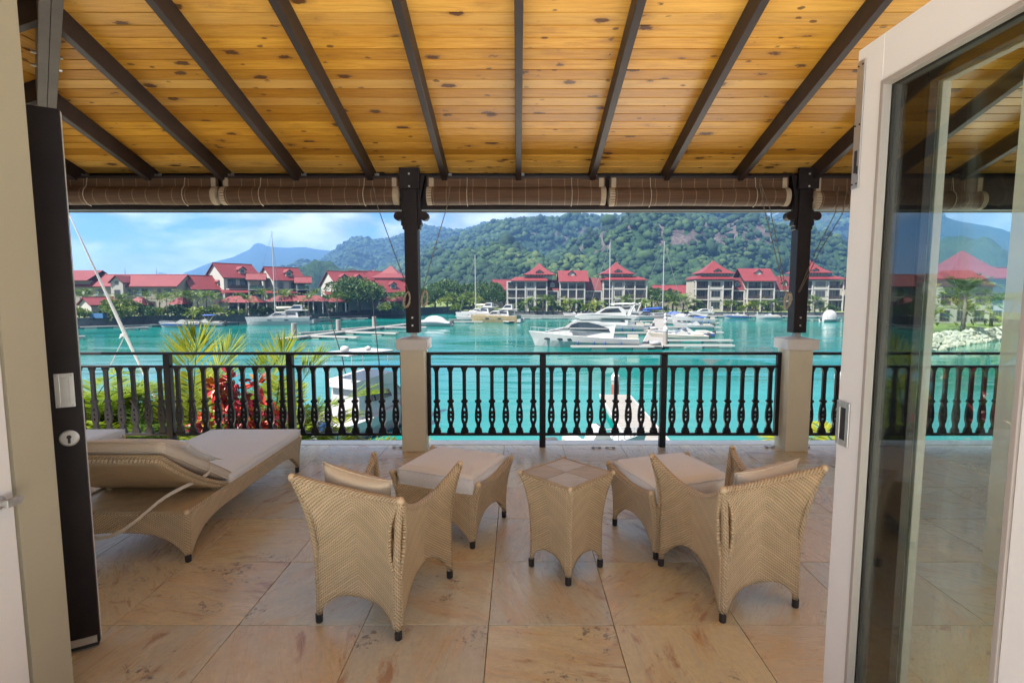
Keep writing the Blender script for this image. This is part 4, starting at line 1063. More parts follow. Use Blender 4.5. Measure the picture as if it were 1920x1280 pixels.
def tower_house(label, Y, base_py, body, bays, fl, skirt, cler, apex, links=()):
    """all measures surveyed: px for x, py for heights at distance Y"""
    X = lambda px: at(px, 560, Y).x; Z = lambda py: at(1000, py, Y).z
    x0 = X(body[0]); t = thing('tower_house', label, 'house', (x0, Y, RZ), 0, 'red roofed tower houses on the right bank')
    L = lambda px: X(px) - x0; H_ = lambda py: Z(py) - RZ
    lv = [H_(p) for p in fl]; lv[0] = 0
    W_ = L(body[1]); D = 10.0
    MB().box((.02, 1.95, 0), (W_ - .02, D, lv[-1])).build('core_wall', M['stucco'], t)
    storeys(t, 0, 0, [(L(a), L(b), k) for a, b, k in bays], lv)
    sa, sb, spy, sty = skirt; ca, cb, cpy = cler; ax, apy, aea = apex
    cx = L((sa + sb) / 2); ze = lv[-1] - .25 if spy is None else H_(spy); hx = (L(sb) - L(sa)) / 2
    clx, chx = L((ca + cb) / 2), (L(cb) - L(ca)) / 2
    levels_roof(t, (cx), 4.6, [(hx, 5.4, ze), (hx, 5.4, ze + .18), (hx * .55 + chx * .45 + .5, 4.4, ze + .55 * (H_(sty) - ze)), (chx + .25, 3.6, H_(sty))], name='skirt_roof')
    ch = H_(aea)
    MB().box((clx - chx, 4.6 - 3.4, H_(sty) - .4), (clx + chx, 4.6 + 3.4, ch)).build('clerestory', M['stucco_white'], t)
    n = 9
    for i in range(n):
        xx = clx - chx + (i + .5) * 2 * chx / n; window(t, (xx, 4.6 - 3.4, (H_(sty) + ch) / 2 + .12), 2 * chx / n * .8, (ch - H_(sty)) * .72, 'y', None, 'clerestory_window', 0)
    az = H_(apy); ex = chx + 1.1
    r = levels_roof(t, clx, 4.6, [(ex, 4.5, ch - .15), (ex, 4.5, ch + .02), (ex * .62, 2.9, ch + (az - ch) * .27), (ex * .30, 1.4, ch + (az - ch) * .62), (.06, .06, az)])
    dormer(t, r, clx, 4.6 - 3.9, ch + .1, 1.9, 1.25, 2.4, 'window_glass')
    finial(t, clx, 4.6, az)
    for (ra, rb, pe, pr, ka) in links:                       # lower wing with its own roof
        wa, wb = L(ra), L(rb); e, rr = H_(pe), H_(pr)
        m = MB(); m.prism([(1.0, e), (4.5, rr), (8.5, e), (8.5, e + .16), (4.5, rr + .16), (1.0, e + .16)], wa, wb, 'x'); m.build('wing_roof', M['roof_deep'], t)
        MB().box((wa, 2.8, 0), (wb, 8, e + .2)).build('wing_wall', M['stucco'], t)
        storeys(t, 0, 1.1, [(wa + .2, wb - .2, 'b')], [0, e * .5, e], 1.5)
        if ka: dormer(t, r, (wa + wb) / 2, 2.0, e + (rr - e) * .30, 1.5, 1.9, 2.5, 'shutter_blue')
    return t
YR_ = 172
fl = [581, 561, 541, 525]
tower_house('red pyramid-roofed tower house beside the wide tree clump, with dark top balcony', YR_, 580, (951, 1025), [(951, 968, 'b'), (968, 985, 'b'), (985, 1004, 'w'), (1004, 1025, 'b')], [577, 558, 541.5, 527], (958, 1027, 527, 519), (987, 1036, 516), (1012, 492, 514.5), [(1025, 1048, 545, 525, 1)])
tower_house('red pyramid-roofed tower house behind the tall white mast', YR_, 580, (1131, 1212), [(1131, 1148, 'b'), (1148, 1170, 'w'), (1170, 1190, 'b'), (1190, 1212, 'b')], [579, 559, 541, 526], (1128, 1212, 525.5, 518), (1134, 1184, 515), (1160, 490, 513), [(1090, 1130, 545, 521, 0)])
tower_house('red pyramid-roofed tower house standing alone past the two masts', YR_, 580, (1304, 1373), [(1304, 1328, 'b'), (1328, 1355, 'w'), (1355, 1373, 'b')], fl, (1302, 1376, 524, 517), (1318, 1372, 514), (1344, 487, 512), [(1373, 1399, 544, 521, 1)])
tower_house('red pyramid-roofed tower house just past the veranda post', YR_, 580, (1503, 1580), [(1503, 1522, 'b'), (1522, 1552, 'w'), (1552, 1580, 'b')], fl, (1498, 1583, 524, 517), (1502, 1554, 514), (1524, 486, 511), [(1449, 1502, 544, 518, 1)])
tower_house('red pyramid-roofed tower house seen through the white door glass', YR_, 580, (1660, 1735), [(1660, 1682, 'b'), (1682, 1710, 'w'), (1710, 1735, 'b')], fl, (1656, 1738, 524, 517), (1662, 1714, 514), (1688, 486, 511), [(1600, 1656, 544, 518, 1)])
def row_house(label, Y, px0, px1, base, fl, ridge, eave, rpx, dorm=True, zb=RZ, bays=3):
    X = lambda px: at(px, 560, Y).x; Z = lambda py: at(1000, py, Y).z; x0 = X(px0); z0 = zb
    t = thing('row_house', label, 'house', (x0, Y, z0)); lv = [Z(p) - z0 for p in fl]; lv[0] = 0; W_ = X(px1) - x0
    MB().box((.02, 1.95, 0), (W_ - .02, 9, lv[-1])).build('core_wall', M['stucco'], t)
    storeys(t, 0, 0, [(W_ * i / bays, W_ * (i + 1) / bays, 'b') for i in range(bays)], lv)
    e, r = Z(eave) - z0, Z(ridge) - z0; a, b = X(rpx[0]) - x0, X(rpx[1]) - x0
    m = MB(); m.prism([(0, e), (5, r - .6), (10, e)], .1, W_ - .1, 'x'); m.build('gable_wall', M['stucco_white'], t)
    m = MB(); m.prism([(-.9, e - .1), (.8, e + .9), (4.8, r), (10, e), (10, e + .16), (4.8, r + .16), (.8, e + 1.06), (-.9, e + .06)], a, b, 'x'); ro = m.build('roof', M['roof_red'], t)
    if dorm: dormer(t, ro, W_ * .5, 2.2, e + (r - e) * .40, 2.0, 2.0, 2.6, 'trim_white')
    return t
row_house('red roofed row house with a small white dormer between two tower houses by the masts', YR_ - 1, 1050, 1096, 578, [578, 559, 541.5, 529], 507, 528, (1047, 1104))
row_house('red roofed row house with white dormer beside the far veranda post', YR_ - 1, 1401, 1451, 580, [581, 560, 541, 527], 503, 527, (1392, 1455), bays=2)
gable_house('low red roofed house with a pointed gable behind the masts', 1229, 560, 190, 0, 14, 9, 5.5, 8.4, [(2, 3.6, 1.4, 1.6), (8, 3.6, 1.4, 1.6), (11, 3.6, 1.4, 1.6)], zb=RZ, dorm=[(5, .1)])
gable_house('small red roofed house at the shore edge of the tree clump', 928, 560, 215, 12, 9, 9, 8.0, 11, [(2.5, 6, 1.4, 1.6), (6, 6, 1.4, 1.6)], [(4.5, 6.5, 1.4, 1.6)], zb=RZ)
gable_house('half hidden red roofed house behind the tree clump', 1000, 560, 240, -20, 10, 8, 8.5, 11.2, [(3, 6, 1.4, 1.6)], zb=RZ)
gable_house('red roofed house glimpsed beside the middle post behind trees', 905, 560, 205, 8, 9, 8, 6.0, 8.5, [(3, 4.5, 1.4, 1.6)], zb=RZ)
# left bank
t = gable_house('long red roofed terrace house near the dark door, with a small central gable', 100, 556, 128, 3, 28.6, 9, 6.8, 9.4,
    [(7.5, 5.2, 1.2, 1.7, 'shutter_green'), (11, 5.2, 1.2, 1.7, 'shutter_blue'), (18.6, 5.2, 1.4, 1.7, 'shutter_green'), (21.2, 5.2, 1.4, 1.7, 'shutter_blue'), (24.6, 5.2, .9, 1.7), (26.6, 5.2, .9, 1.7, 'shutter_green'), (9, 2.2, 1.2, 1.7), (19, 2.2, 1.2, 1.7), (23, 2.2, 1.2, 1.7)], name='terrace_house')
m = MB(); m.prism([(14.2, 0), (17.0, 0), (17.0, 7.6), (15.6, 8.9), (14.2, 7.6)], -1.2, 3, 'y'); m.build('porch_wall', M['stucco_white'], t)
m = MB(); m.prism([(13.8, 7.35), (15.6, 9.05), (17.4, 7.35), (17.4, 7.5), (15.6, 9.25), (13.8, 7.5)], -1.6, 4, 'y'); m.build('porch_roof', M['roof_red'], t)
m = MB(); m.lathe([(.45, 0), (.45, .06)], 14, Matrix.Translation((15.6, -1.202, 7.5)) @ Matrix.Rotation(R(90), 4, 'X')); m.build('round_window', M['window_glass'], t)
window(t, (15.6, -1.2, 4.8), 1.3, 2.0, 'y')
m = MB(); m.prism([(-1, 7.9), (4.5, 10.4), (10, 7.9), (10, 8.05), (4.5, 10.6), (-1, 8.05)], 2, 8.7, 'x'); m.build('upper_roof', M['roof_red'], t)
MB().box((2.4, .3, 6), (8.3, 8.7, 8.0)).build('upper_wall', M['stucco'], t)
for x in (14.0, 21.5): finial(t, x, 4.5, 9.4, 1.9)
def porch(root, x0, x1, y, ze, zb, dep=2.2):
    m = MB(); m.prism([(y - dep, ze - .75), (y + .2, ze), (y + .2, ze + .14), (y - dep, ze - .61)], x0, x1, 'x'); r = m.build('lean_roof', M['roof_red'], root)
    n = max(2, int((x1 - x0) / 2.2)); m = MB()
    for i in range(n + 1):
        x = x0 + .2 + (x1 - x0 - .4) * i / n; MB().box((x - .11, y - dep + .2, zb), (x + .11, y - dep + .42, ze - .72)).build('column', M['trim_white'], root)
    MB().box((x0, y - dep + .22, zb - .2), (x1, y, zb - .002)).build('floor_slab', M['trim_white'], root)
    MB().box((x0 + .2, y - dep + .28, zb + .2), (x1 - .2, y - dep + .36, zb + 1.0)).build('balcony_rail', M['balcony_dark'], root)
h2 = gable_house('gabled white house with a round attic vent at the end of the quay row', 361, 556, 133, 57, 12.0, 7.6, 6.2, 9.3, [(2.2, 4.6, 1.1, 1.6, 'shutter_blue'), (5.4, 4.6, 1.1, 1.6, 'shutter_green')], [(2.6, 4.4, 1.0, 1.6, 'shutter_blue'), (6.4, 4.4, 1.0, 1.6, 'shutter_blue')], 'stucco_white', [(7.6, .25)])
porch(h2, 6.5, 18, 0, 5.4, 2.8)
m = MB(); m.lathe([(.5, 0), (.5, .05)], 14, Matrix.Translation((-.003, 4.6, 7.2)) @ Matrix.Rotation(R(-90), 4, 'Y')); m.build('attic_vent', M['stucco'], h2)
h3 = gable_house('tallest gabled house on the quay with dark balcony and green dormer', 421, 556, 138, 57, 9.8, 8.6, 9.2, 12.6, [(2.0, 7.4, 2.2, 2.4), (5.2, 7.4, 2.0, 2.4), (3, 4, 1.4, 1.8)], [], 'stucco_white', [(5.6, .30)])
MB().box((.4, -1.6, 5.9), (8.6, -.02, 6.1)).build('balcony_floor', M['trim_white'], h3); MB().box((.4, -1.6, 6.1), (8.6, -1.52, 7.0)).build('balcony_rail', M['balcony_dark'], h3)
porch(h3, -2, 9, -1.6, 5.7, 2.8)
h4 = gable_house('gabled house with green dormer behind the catamaran mast', 513, 548, 142, 52, 9.0, 8.2, 8.6, 11.8, [(2.0, 7.0, 1.1, 1.7, 'shutter_blue'), (5.4, 7.0, 1.1, 1.7, 'shutter_blue'), (2.0, 4, 1.1, 1.7)], [(4.7, 6.6, 1.0, 1.6)], 'stucco_white', [(5.0, .30)])
porch(h4, -3, 10, 0, 5.6, 2.8)
def pavilion(label, px, Y, w, zt):
    t = thing('pavilion_tower', label, 'pavilion', (at(px, 556, Y).x, Y, LZ), R(22), 'open pavilion towers on the quay row')
    for z in (2.9, 5.7): MB().box((-.1, -.1, z), (w + .1, w + .1, z + .25)).build('floor_slab', M['trim_white'], t)
    for x in (.15, w - .15):
        for y in (.15, w - .15): MB().box((x - .16, y - .16, 0), (x + .16, y + .16, zt)).build('column', M['trim_white'], t)
    for z in (3.15, 5.95): MB().box((.2, .04, z + .1), (w - .2, .12, z + .95)).box((.04, .2, z + .1), (.12, w - .2, z + .95)).build('balcony_rail', M['shutter_green'], t)
    MB().box((-.15, -.15, zt - .5), (w + .15, w + .15, zt)).build('head_beam', M['teal_gable'], t)
    m = MB(); m.prism([(-.1, zt), (w / 2, zt + 1.25), (w + .1, zt)], .05, w - .05, 'x'); m.build('gable', M['teal_gable'], t)
    gable_roof(t, w, w, zt, zt + 1.35, .5)
    return t
pavilion('open pavilion tower between the tall house and the catamaran mast', 466, 139, 3.9, 8.6)
pavilion('open pavilion tower just past the catamaran mast', 556, 145, 3.6, 7.9)
h5 = gable_house('white gabled house at the start of the middle roof cluster', 632, 556, 150, 45, 12, 10, 7.2, 11.0, [(2, 5, 1.2, 1.6), (6, 5, 1.2, 1.6)], [], 'stucco_white', [(3, .35), (7.5, .35)])
porch(h5, -4, 11, 0, 5.2, 2.6)
gable_house('red roofed house with two dormers in the middle roof cluster', 668, 556, 158, 36, 12, 10, 7.6, 11.4, [(3, 5, 1.2, 1.6), (7, 5, 1.2, 1.6)], [], 'stucco', [(3, .35), (8, .3)])
gable_house('low red roofed house nearest the middle post', 716, 556, 152, 38, 9, 8, 5.4, 8.6, [(2, 3.8, 1.2, 1.6), (6, 3.8, 1.2, 1.6)], [], 'stucco_white', [(4, .3)])
def tower_l(label, px, Y, hw, ze, za, body):
    t = thing('pyramid_tower', label, 'tower', (at(px, 550, Y).x, Y, LZ), 0, 'pyramid roofed towers in the middle roof cluster')
    MB().box((-hw, 0, 0), (hw, 2 * hw, ze)).build('wall', M[body], t)
    for i in range(max(1, int(hw * 1.1))): k = max(1, int(hw * 1.1)); window(t, (-hw + (i + .5) * 2 * hw / k, 0, ze - .75), 2 * hw / k * .8, .9, 'y', None, 'window', 0)
    e = hw + .7; levels_roof(t, 0, hw, [(e, e, ze - .1), (e, e, ze + .06), (e * .55, e * .55, ze + (za - ze) * .38), (.06, .06, za)]); finial(t, 0, hw, za, .8)
    if hw > 3:
        levels_roof(t, 0, hw, [(e + 1.4, e + 1.4, ze - 2.6), (e + 1.4, e + 1.4, ze - 2.45), (hw + .1, hw + .1, ze - 1.5)], name='skirt_roof')
    return t
tower_l('big pyramid-roofed tower beside the middle post', 728, 160, 4.1, 9.4, 13.2, 'stucco_white')
tower_l('small pyramid-roofed turret next to the big tower', 699, 168, 1.5, 10.2, 12.2, 'stucco'); tower_l('small pyramid-roofed turret in the middle of the roof cluster', 659, 170, 1.9, 9.9, 12.2, 'stucco'); tower_l('small pyramid-roofed turret over the white gabled house', 620, 172, 1.3, 9.3, 11.2, 'stucco')
def arcade(label, px0, px1, Y, pr, pe, base=None):
    x0, x1 = at(px0, 570, Y).x, at(px1, 570, Y).x; ze, zr = at(1000, pe, Y).z - LZ, at(1000, pr, Y).z - LZ; W_ = x1 - x0
    t = thing('arcade_shelter', label, 'shelter', (x0, Y, LZ), 0, 'low red roofed shelters along the quay'); d = 4.2
    m = MB(); m.v = [(-.4, -.4, ze), (W_ + .4, -.4, ze), (W_ + .4, d, ze), (-.4, d, ze), (min(1.6, W_ * .3), d / 2, zr), (W_ - min(1.6, W_ * .3), d / 2, zr)]
    for f in ((0, 1, 5, 4), (1, 2, 5), (2, 3, 4, 5), (3, 0, 4), (3, 2, 1, 0)): m.face(f)
    m.build('roof', M['roof_red'], t)
    n = max(2, int(W_ / 2.0))
    for i in range(n + 1):
        x = W_ * i / n; MB().box((x - .12, -.1, 0), (x + .12, .14, ze - .01)).build('column', M['trim_white'], t)
    MB().box((0, d - .4, 0), (W_, d - .2, ze - .01)).build('back_wall', M['recess'], t)
    for i in range(n): MB().box((W_ * (i + .2) / n, d - .45, .1), (W_ * (i + .8) / n, d - .402, ze - .5)).build('doorway', M['window_glass'], t)
    return t
arcade('low red roofed shelter nearest the small white hut', 236, 264, 116, 557, 572); arcade('short red roofed shelter between the hut shelter and the palms', 318, 340, 117, 557, 570)
arcade('long red roofed shelter below the tall gabled house', 410, 484, 122, 555, 567); arcade('long red roofed shelter behind the white catamaran', 500, 605, 130, 554, 565); arcade('red roofed shelter below the middle roof cluster', 610, 648, 140, 556, 566); arcade('red roofed shelter partly behind the big tree', 712, 770, 148, 556, 565)
t = gable_house('small white hut with red roof on the quay next to the dark door', 172, 588, 112, 62, 5.0, 5.0, 2.7, 4.0, [(2.4, 1.5, 1.0, 1.4)], [], 'stucco_white', name='quay_hut')
plain('blue_tarp', (.03, .10, .22), .6, .2, 3)
o = MB().box((-1.3, -.5, 0), (1.3, .5, .7)).box((-1.1, -.35, .702), (1.1, .35, .95)).build('covered_boat', M['blue_tarp']); o.location = (at(184, 585, 109).x, 109, LZ); tag(o, 'low blue tarpaulin cover lying by the small white hut', 'tarpaulin')
t = thing('hilltop_house', 'pale house with several roofs on the hill crest', 'house', (0, 0, 0))
for i, (px, w) in enumerate(((978, 12), (1002, 9), (1013, 14))):
    p = main.pos(px, 1.0); p = at(px, 412 - (i % 2), 1150)
    MB().box((p.x - w, p.y - 12, p.z - 8), (p.x + w * .6, p.y, p.z + 1.5)).build('wall', M['stucco_white'], t); MB().prism([(p.x - w - 1, p.z + 1.5), (p.x - w * .2, p.z + 5), (p.x + w * .6 + 1, p.z + 1.5)], p.y - 13, p.y + 1, 'y').build('roof', M['roof_deep'], t)
# building beyond the white door, on the near right shore
t = thing('shore_villa', 'white villa with pyramid roof and palms seen through the white door glass', 'house', (78, 100, -4.6), R(-8))
MB().box((0, 0, 0), (24, 10, 7)).build('wall', M['stucco_white'], t)
levels_roof(t, 7, 5, [(6.5, 6.5, 8.4), (6.5, 6.5, 8.6), (3, 3, 11), (.06, .06, 14)]); MB().box((2, 0.2, 7), (12, 10, 8.5)).build('upper_wall', M['stucco_white'], t)
gable_roof(t, 12, 10, 7, 10.5, .6, x0=12.5)
for i in range(8): window(t, (1.8 + i * 2.9, 0, 4.8), 1.7, 2.0, 'y', None, 'window', 2)
for i in range(8): window(t, (1.8 + i * 2.9, 0, 1.7), 1.7, 2.0, 'y', None, 'window', 2)
# ---------------------------------------------------------------- boats and pontoons
plain('gel_white', (.30, .30, .30), .28, .04, 1, spec=.5); plain('gel_cream', (.30, .28, .24), .4, .06, 1)
plain('boat_glass', (.012, .016, .022), .08, .2, 1, spec=.8); plain('boat_blue', (.012, .035, .16), .45, .15, 2)
plain('boat_trim', (.16, .16, .17), .4, .1, 3); plain('boat_steel', (.42, .42, .43), .3, .05, 9, metal=.7)
plain('cover_grey', (.24, .24, .26), .85, .12, 3, .2, 8); plain('cover_blue', (.010, .045, .22), .7, .15, 3)
plain('hull_tan', (.20, .155, .08), .5, .1, 2); plain('hull_green', (.012, .10, .075), .5, .1, 2)
plain('bottom_blue', (.015, .05, .09), .6, .1); plain('rubber', (.03, .03, .032), .7, .1); plain('hypalon', (.20, .20, .21), .6, .05)
plain('sky_blue', (.05, .22, .30), .5, .05); plain('flag_red', (.25, .02, .02), .7, .1)
def hull(root, L, B, f0, f1, rake=.9, mat='gel_white', name='hull', y=0, deck=True, fine=2.2, start=.35, n=16, decks='gel_white'):
    m = MB(); rows = []
    for i in range(n + 1):
        s = i / n; b = B / 2 * (1 - max(0, (s - start) / (1 - start)) ** fine) * (.93 + .07 * min(1, s * 4)) + .015
        z = f0 + (f1 - f0) * s ** 1.7; rk = rake * s ** 5
        kz = -.45 + .40 * max(0, (s - .72) / .28) ** 2; fl_ = 1 - .18 * s
        row = [(L * s, y, kz), (L * s + rk * .10, y + b * .80 * fl_, .02), (L * s + rk * .45, y + b * .93, z * .5), (L * s + rk, y + b, z), (L * s + rk, y + b - min(.14, b * .5), z + .03)]
        rows.append(row)
    b0 = 0
    for sg in (1, -1):
        b0 = len(m.v)
        for row in rows: m.v += [(p[0], y + sg * (p[1] - y), p[2]) for p in row]
        k = 5
        for i in range(n):
            for j in range(4):
                q = (b0 + i*k + j, b0 + (i+1)*k + j, b0 + (i+1)*k + j + 1, b0 + i*k + j + 1); m.face(q if sg < 0 else tuple(reversed(q)))
    k = 5; N = (n + 1) * k
    m.face([0, 1, 2, 3, 4, N + 4, N + 3, N + 2, N + 1])
    if deck:
        for i in range(n): m.face((i*k + 4, (i+1)*k + 4, N + (i+1)*k + 4, N + i*k + 4))
    return m.build(name, M[mat], root, smooth=False, bevel=0)
def cabin(root, name, prof, hw, mat, z0=None, taper=.12, tip=1.0, y=0):
    """side profile (x, z) made solid; half width shrinks upwards and towards the tip"""
    z0 = min(p[1] for p in prof) if z0 is None else z0; x1 = max(p[0] for p in prof); x0 = min(p[0] for p in prof); m = MB(); n = len(prof)
    def w(p): return hw * (1 - taper * (p[1] - z0)) * (1 - (1 - tip) * ((p[0] - x0) / (x1 - x0)) ** 2)
    m.v = [(p[0], y - w(p), p[1]) for p in prof] + [(p[0], y + w(p), p[1]) for p in prof]
    m.face(list(range(n))); m.face([n + i for i in reversed(range(n))])
    for i in range(n): j = (i + 1) % n; m.face((j, i, n + i, n + j))
    o = m.build(name, M[mat], root); o['_'] = 1; del o['_']
    return o, w
def side_glass(root, name, prof, w, mat='boat_glass', off=.02, y=0):
    for s in (-1, 1):
        m = MB(); n = len(prof)
        a = [(p[0], y + s * (w(p) - .03), p[1]) for p in prof]; b = [(p[0], y + s * (w(p) + off), p[1]) for p in prof]
        m.v = a + b; m.face(list(range(n))); m.face([n + i for i in reversed(range(n))])
        for i in range(n): j = (i + 1) % n; m.face((j, i, n + i, n + j))
        m.build(name, M[mat], root)
def rail_line(root, L, B, f0, f1, s0, s1, h=.55, start=.35, fine=2.2, rake=.9, n=8):
    for sg in (-1, 1):
        m = MB(); top = []
        for i in range(n + 1):
            s = s0 + (s1 - s0) * i / n; b = B / 2 * (1 - max(0, (s - start) / (1 - start)) ** fine) - .05; z = f0 + (f1 - f0) * s ** 1.7
            p = (L * s + rake * s ** 5, sg * max(.02, b), z); top.append((p[0], p[1], z + h)); m.cyl(p, top[-1], .022, n=5)
        m.tube(top, .025, 5); m.build('guard_rail', M['boat_steel'], root)
def place(t, px, py, deg): t.location = on(px, py, WATER); t.rotation_euler.z = R(deg)
def fender(root, x, y, z): MB().lathe([(.02, -.35), (.11, -.26), (.11, .20), (.02, .28)], 8, None, (x, y, z)).build('fender', M['boat_blue'], root, smooth=True)
def portlight(root, x, y, z, s, w=.42, h=.16, mat='boat_glass'):
    m = MB(); m.prism([(x + w * math.cos(a * .5236), z + h * math.sin(a * .5236)) for a in range(12)], y, y + s * .03, 'y'); m.build('portlight', M[mat], root)
def motor_yacht(label, L, px, py, deg, tender=True, bimini=False):
    t = thing('motor_yacht', label, 'yacht'); B, f0, f1 = L * .29, 1.25, 2.05
    hull(t, L * .94, B, f0, f1, L * .07, fine=2.6)
    k = L / 14.0
    P = lambda *q: [(a * k, b * k) for a, b in q]
    c, w = cabin(t, 'deckhouse', P((3.2, 1.25), (12.2, 1.85), (11.0, 2.15), (9.6, 2.45), (8.3, 3.35), (7.6, 3.55), (2.2, 3.5), (2.9, 2.9)), B * .41, 'gel_white', 1.25, .06, .35)
    side_glass(c, 'side_window', P((3.6, 2.05), (8.9, 2.35), (8.55, 2.9), (7.6, 3.25), (6.4, 3.25), (5.0, 2.95), (3.8, 2.5)), w)
    MB().box((3.9 * k, -B * .4, 2.42 * k), (8.7 * k, B * .4, 2.50 * k)).build('window_bar', M['gel_white'], c)
    m = MB(); m.poly([(9.5*k, -.9*k, 2.55*k), (9.5*k, .9*k, 2.55*k), (8.42*k, 1.0*k, 3.30*k), (8.42*k, -1.0*k, 3.30*k)]); m.build('windscreen', M['boat_glass'], c)
    f, w2 = cabin(t, 'flybridge', P((.7, 3.55), (7.3, 3.56), (8.1, 3.95), (7.3, 4.25), (5.8, 4.30), (2.2, 4.15), (.2, 4.05)), B * .40, 'gel_white', 3.5, -.06, .7)
    side_glass(f, 'flybridge_stripe', P((1.2, 3.62), (5.0, 3.66), (4.6, 3.78), (1.0, 3.76)), w2)
    f2, w3 = cabin(t, 'flybridge_cabin', P((1.6, 4.1), (5.6, 4.25), (4.9, 4.65), (3.9, 5.15), (2.3, 5.20), (1.7, 4.8)), B * .30, 'gel_white', 4.1, .05, .8)
    side_glass(f2, 'flybridge_window', P((2.2, 4.55), (4.9, 4.45), (4.2, 4.95), (2.6, 5.05)), w3)
    m = MB()
    for s in (-1, 1): m.tube([(1.2*k, s * B * .33, 4.1*k), (.9*k, s * B * .31, 4.9*k), (.6*k, s * B * .2, 5.35*k)], [.14*k, .10*k, .08*k], 6)
    m.tube([(.6*k, -B * .2, 5.35*k), (.55*k, 0, 5.42*k), (.6*k, B * .2, 5.35*k)], .08*k, 6); m.build('radar_arch', M['gel_white'], t)
    MB().lathe([(.05, 0), (.28*k, .05), (.28*k, .22), (.05, .3)], 12, None, (.65*k, 0, 5.45*k)).build('radar_dome', M['gel_white'], t, smooth=True)
    MB().box((-1.1 * k, -B * .42, .25), (.02, B * .42, .42)).build('swim_platform', M['gel_cream'], t)
    m = MB(); m.box((.1, -B * .36, 1.2), (1.4 * k, B * .36, 1.75)); m.build('cockpit_sofa', M['gel_cream'], t)
    for x in (9.9, 8.6, 11.6): 
        for s in (-1, 1): portlight(t, x * k, s * B / 2 * (.93 - max(0, (x / 14 - .35) / .65) ** 2.6 * .97), 1.05 * k, s)
    for x in (2.2, 4.2, 5.6, 7.6): fender(t, x * k, B / 2 + .08, .65); fender(t, x * k, -B / 2 - .08, .65)
    rail_line(t, L * .94, B, f0, f1, .5, .985, .6, .35, 2.6, L * .07)
    if tender:
        m = MB(); m.tube([(-1.6*k, -1.6, .62), (-1.6*k, 1.2, .62), (-1.7*k, 1.75, .75), (-2.0*k, 1.9, .8), (-2.4*k, 1.75, .75), (-2.5*k, 1.2, .62), (-2.5*k, -1.6, .62)], .26, 8); m.build('tender_tube', M['hypalon'], t, smooth=True)
        MB().box((-2.4*k, -1.6, .4), (-1.7*k, 1.4, .6)).build('tender_floor', M['boat_trim'], t)
    if bimini:
        m = MB(); m.grid(lambda u, v: (1.0*k + 5.4*k*u, (v - .5) * B * .62, 5.75*k - .25*k*(2*v-1)**2 - .12*k*(2*u-1)**2), 6, 4); o = m.build('bimini', M['gel_white'], t, smooth=True); o.modifiers.new('s', 'SOLIDIFY').thickness = .05
        m = MB()
        for x in (1.4, 5.8):
            for s in (-1, 1): m.cyl((x*k, s*B*.28, 4.2*k), (x*k, s*B*.3, 5.55*k), .025, n=5)
        m.build('bimini_frame', M['boat_steel'], t)
    place(t, px, py, deg); return t
motor_yacht('big white motor yacht with dark arched side window moored nearest the rail', 14.6, 1196, 651, 172, True)
motor_yacht('white flybridge yacht with sun awning behind the big yacht', 13.0, 1205, 622, 174, True, True)
motor_yacht('smaller white cabin yacht on the fingers past the central walkway', 9.5, 1338, 608, 176, False)
